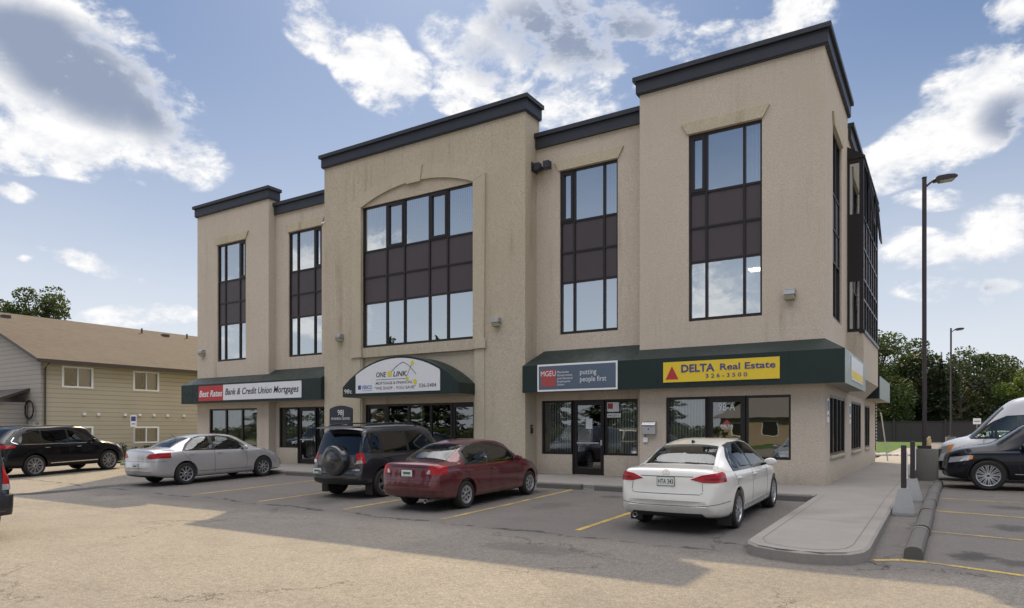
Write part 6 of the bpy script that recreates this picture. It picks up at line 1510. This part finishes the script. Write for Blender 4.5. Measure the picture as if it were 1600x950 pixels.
mb = MB('gutter'); mb.prism([(-1.55, 2.86), (0, 3.5), (0, 3.62), (-1.55, 3.0)], lambda p, q, s: (s, p, q), -2.6, 1.25, 'gutter'); mb.build('roof', t)
mb = MB('white'); 
for x in (-.9, .1): mb.box(x-.45, x+.45, -1.34, -1.31, .1, 2.5, 'siding_g')
mb.build('door', t)
t = thing('hose_reel', 'coil of black hose on the corner of the beige house', 'hose', (-38.75, HY0, 2.4)); mb = MB('black')
for r in (.42, .47): mb.tube([(r*cos(a*.3), -.08-r*.1, r*sin(a*.3)) for a in range(22)], .03, 'black', 6)
mb.build('coil', t)
t = thing('meter_box', 'pale utility box on the gable end by the downpipe', 'utility box', (-38.35, HY0, 1.0)); mb = MB('galv'); mb.box(-.3, .3, -.22, -.03, 0, .8, 'galv', bev=.02); mb.build('box', t)

# ------------------------------------------------------------ trees and greenery
def leaf_cloud(mb, centres, n, size, m, rnd):
    for _ in range(n):
        c, r = rnd.choice(centres)
        while True:
            p = Vector((rnd.uniform(-1, 1), rnd.uniform(-1, 1), rnd.uniform(-1, 1)))
            if .1 < p.length < 1: break
        p = p.normalized()*(p.length**.45)
        p = Vector(c)+Vector((p.x*r, p.y*r, p.z*r*.8)); s = size*rnd.uniform(.55, 1.25)
        a = Vector((rnd.gauss(0, 1), rnd.gauss(0, 1), rnd.gauss(0, .7))).normalized(); b = a.cross(Vector((rnd.gauss(0, 1), rnd.gauss(0, 1), rnd.gauss(0, 1)))).normalized()
        mb.face([p-a*s*.5, p+b*s*.32, p+a*s*.5, p-b*s*.32], m)
def tree(x, y, z0, h, rad, label, seed, m='leaf', n=9000, size=.3, bare=.28, group='trees beyond the lot', nm='tree', clumps=24, cm=.32):
    rnd = random.Random(seed); t = thing(nm, label, 'tree', (x, y, z0), 0, group)
    mb = MB('bark'); mb.tube([(0, 0, 0), (.1, .05, h*.25), (0, .1, h*.5), (.05, 0, h*.85)], [h*.028, h*.02, h*.014, h*.004], 'bark', 8)
    cs = []
    for i in range(clumps):
        a = rnd.uniform(0, 2*pi); u = rnd.uniform(bare, 1); rr = rad*sqrt(max(.05, 1-((u-.55)/.5)**2))*rnd.uniform(.35, .85)
        c = Vector((cos(a)*rr, sin(a)*rr, h*u*.93)); cs.append((c, rad*rnd.uniform(cm*.6, cm*1.25)))
        b = Vector((0, 0, h*max(.15, u*.6))); mb.tube([b, (b+c)/2+Vector((0, 0, h*.03)), c], [h*.009, h*.006, h*.002], 'bark', 5)
    mb.build('trunk', t)
    mb = MB(m); leaf_cloud(mb, cs, n, size, m, rnd); mb.build('crown', t); return t
def dirp(u, d):
    T = YAW; w = (u-800)/1074*d; return (w*cos(T)-d*sin(T), w*sin(T)+d*cos(T))
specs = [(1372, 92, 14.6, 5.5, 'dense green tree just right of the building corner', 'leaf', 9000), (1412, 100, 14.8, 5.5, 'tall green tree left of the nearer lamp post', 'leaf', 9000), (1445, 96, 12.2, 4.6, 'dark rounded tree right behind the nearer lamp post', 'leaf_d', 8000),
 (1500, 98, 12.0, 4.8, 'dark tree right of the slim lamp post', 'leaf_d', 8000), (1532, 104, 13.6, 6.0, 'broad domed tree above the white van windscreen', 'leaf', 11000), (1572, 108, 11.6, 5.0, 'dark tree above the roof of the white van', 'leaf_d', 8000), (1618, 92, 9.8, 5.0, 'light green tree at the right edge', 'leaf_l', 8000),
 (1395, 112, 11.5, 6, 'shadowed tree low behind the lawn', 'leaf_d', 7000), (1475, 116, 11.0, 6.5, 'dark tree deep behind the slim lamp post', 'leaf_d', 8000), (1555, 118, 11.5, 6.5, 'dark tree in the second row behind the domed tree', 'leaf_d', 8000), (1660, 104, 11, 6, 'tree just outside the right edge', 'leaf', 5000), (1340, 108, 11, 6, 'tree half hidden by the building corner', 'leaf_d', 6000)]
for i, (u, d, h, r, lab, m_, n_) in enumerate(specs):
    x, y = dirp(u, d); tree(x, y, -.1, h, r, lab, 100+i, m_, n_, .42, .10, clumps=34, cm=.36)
# a conifer in the row
def conifer(x, y, z0, h, r, label, seed, n=6000, group=None, size=.3, lm='leaf_d'):
    rnd = random.Random(seed); t = thing('conifer', label, 'tree', (x, y, z0), 0, group); mb = MB('bark'); mb.tube([(0, 0, 0), (0, 0, h*.95)], h*.018, 'bark', 8, h*.003); mb.build('trunk', t)
    mb = MB(lm)
    for _ in range(n):
        u = 1-rnd.random()**.6; ang = rnd.uniform(0, 2*pi); rr = r*(1-u)*(.35+.65*rnd.random())*(.8+.3*sin(u*60)); p = Vector((cos(ang)*rr, sin(ang)*rr, h*.06+h*.94*u-rr*.18)); s = size*rnd.uniform(.5, 1.2)
        a = Vector((cos(ang), sin(ang), rnd.uniform(-.5, .1))); b = Vector((-sin(ang), cos(ang), rnd.uniform(-.4, .4))); mb.face([p-a*s*.5, p+b*s*.22, p+a*s*.5, p-b*s*.22], lm)
    mb.build('crown', t)
x, y = dirp(1471, 92); conifer(x, y, -.1, 11.9, 2.4, 'pointed dark conifer behind the slim lamp post', 5)
# undergrowth closing the row, one mass
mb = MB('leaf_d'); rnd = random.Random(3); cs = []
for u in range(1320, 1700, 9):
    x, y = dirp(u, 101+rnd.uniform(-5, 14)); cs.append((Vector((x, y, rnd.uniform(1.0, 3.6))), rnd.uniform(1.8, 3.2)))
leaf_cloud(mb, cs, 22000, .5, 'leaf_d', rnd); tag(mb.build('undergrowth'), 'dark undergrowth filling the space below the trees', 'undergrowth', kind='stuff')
# back fence
t = thing('wooden_fence', 'weathered grey board fence across the back of the lot', 'fence', (0, 90, -.1)); mb = MB('wood_fence'); rnd = random.Random(8)
x = -30.0
while x < 40:
    mb.box(x, x+.138, 0, .022, .05, 2.35+rnd.uniform(-.02, .02), 'wood_fence'); x += .142
mb.build('boards', t)
for x in range(-30, 41, 5):
    mb = MB('wood_fence'); mb.box(x-.09, x+.09, -.16, -.02, 0, 2.6, 'wood_fence'); mb.build('post', t)
mb = MB('wood_fence'); mb.box(-30, 40, -.06, -.003, 2.36, 2.43, 'wood_fence'); mb.build('rail', t)
# tree behind the left house
x, y = dirp(55, 62); tree(x, y, 0, 14.6, 5.0, 'sparse tree rising behind the brown roof at the left', 41, 'leaf', 9000, .27, .50, 'trees behind the beige house', clumps=48, cm=.20)
x, y = dirp(10, 70); tree(x, y, 0, 13.4, 3.5, 'lower tree behind the roof at the left edge', 43, 'leaf', 2600, .30, .45, 'trees behind the beige house', clumps=16, cm=.26)
x, y = dirp(272, 80); tree(x, y, 0, 12.7, 3.0, 'treetop just showing above the roof ridge by the office', 44, 'leaf_l', 1500, .28, .6, 'trees behind the beige house', clumps=12, cm=.25)
# shrubs along the house and grass tufts
rnd = random.Random(11)
for i, (y, r, s) in enumerate(((19.6, .55, 'below the first pair of windows'), (21.0, .5, 'under the middle basement window'), (22.4, .6, 'right of the middle basement window'), (24.2, .55, 'nearest the office building'))):
    t = thing('shrub', 'low dark shrub against the beige house wall, %s' % s, 'shrub', (HX+.7, y, -.05), 0, 'shrubs along the beige house')
    mb = MB('bark'); [mb.tube([(0, 0, 0), (rnd.uniform(-.3, .3), rnd.uniform(-.3, .3), r*1.1)], .012, 'bark', 4) for _ in range(6)]; mb.build('stem', t)
    mb = MB('leaf_d'); leaf_cloud(mb, [(Vector((rnd.uniform(-.3, .3), rnd.uniform(-.4, .4), r*rnd.uniform(.4, .9))), r*.55) for _ in range(7)], 900, .09, 'leaf_d', rnd); mb.build('crown', t)
mb = MB('leaf_l')
for _ in range(9000):
    x = rnd.uniform(-37.4, -31.1); y = rnd.uniform(17.2, 24); h = rnd.uniform(.06, .3)*(1.6 if x < -35.5 else .8)
    if y < 17.6+(x+37)*.02: continue
    a = rnd.uniform(0, pi); w = .012; dx, dy = cos(a)*w, sin(a)*w; l = rnd.uniform(-.08, .08)
    mb.face([(x-dx, y-dy, -.06), (x+dx, y+dy, -.06), (x+l, y+l, -.05+h)], 'leaf_l')
tag(mb.build('grass_tufts'), 'long bright grass growing by the beige house', 'grass', kind='stuff')

# ------------------------------------------------------------ across the street, behind the camera: seen mirrored in the shop windows
seen = ('glass right of the yellow-signed door', 'glass left of the yellow-signed door', 'union office window right of its door', 'union office door', 'rightmost glass of the centre entrance', 'middle glass of the centre entrance', 'leftmost glass of the centre entrance', 'door at the left shop', 'leftmost shop window')
for i, (x, y, h, r) in enumerate(((-19.5, -46, 13, 5), (-27, -33, 13, 5.2), (-34, -36, 15, 5.5), (-41, -33, 13, 5), (-49, -37, 15, 5.5), (-57, -34, 14, 5.5), (-67, -36, 15, 6), (-80, -36, 15, 6), (-96, -38, 15, 6.5))):
    conifer(x, y, -.35, h, r, 'dark conifer across the street mirrored in the '+seen[i], 60+i, 6500, 'conifers mirrored in the shop windows', .9, 'leaf')
for i, (x0, x1) in enumerate(((-104, -64), (-62, -36), (-34, -17))):
    mb = MB('leaf'); cs = [(Vector((x, -22, .7)), 1.05) for x in [x0+(x1-x0)*k/24 for k in range(25)]]; leaf_cloud(mb, cs, 5000, .34, 'leaf', rnd); o = mb.build('hedge'); tag(o, 'clipped hedge across the street mirrored in the %s' % ('left shop windows', 'centre entrance glass', 'right shop windows')[i], 'hedge', 'hedges mirrored in the shop windows')
t = thing('bungalow', 'brick bungalow with a low grey roof mirrored in the rightmost shop window', 'house', (-13, -34, -.35)); mb = MB('brickw', 'frame')
M['brickw'] = vary(mat('pale_brick', (.36, .29, .23), .9), .25, 6)
mb.box(-7, 8, -8, 0, 0, 2.9, 'brickw'); mb.build('wall', t); mb = MB('shingle2'); M['shingle2'] = vary(mat('grey_shingle', (.14, .13, .125), .95), .2, 6)
mb.face([(-7.6, .7, 2.8), (8.6, .7, 2.8), (6, -4, 5), (-5, -4, 5)], 'shingle2'); mb.face([(-7.6, -8.7, 2.8), (8.6, -8.7, 2.8), (6, -4, 5), (-5, -4, 5)], 'shingle2'); mb.face([(8.6, .7, 2.8), (8.6, -8.7, 2.8), (6, -4, 5)], 'shingle2'); mb.face([(-7.6, .7, 2.8), (-7.6, -8.7, 2.8), (-5, -4, 5)], 'shingle2'); mb.build('roof', t)
for x in (-5, -2, 1, 4, 6.6):
    mb = MB('white'); mb.box(x-.8, x+.8, .002, .05, .9, 2.3, 'white'); w = mb.build('window', t); mb = MB('black'); mb.box(x-.7, x+.7, .051, .055, 1.0, 2.2, 'black'); mb.build('pane', w)
mb = MB('grass'); poly(mb, [(-140, -21), (40, -21), (40, -60), (-140, -60)], -.32, 'grass'); tag(mb.build('lawn'), kind='structure')
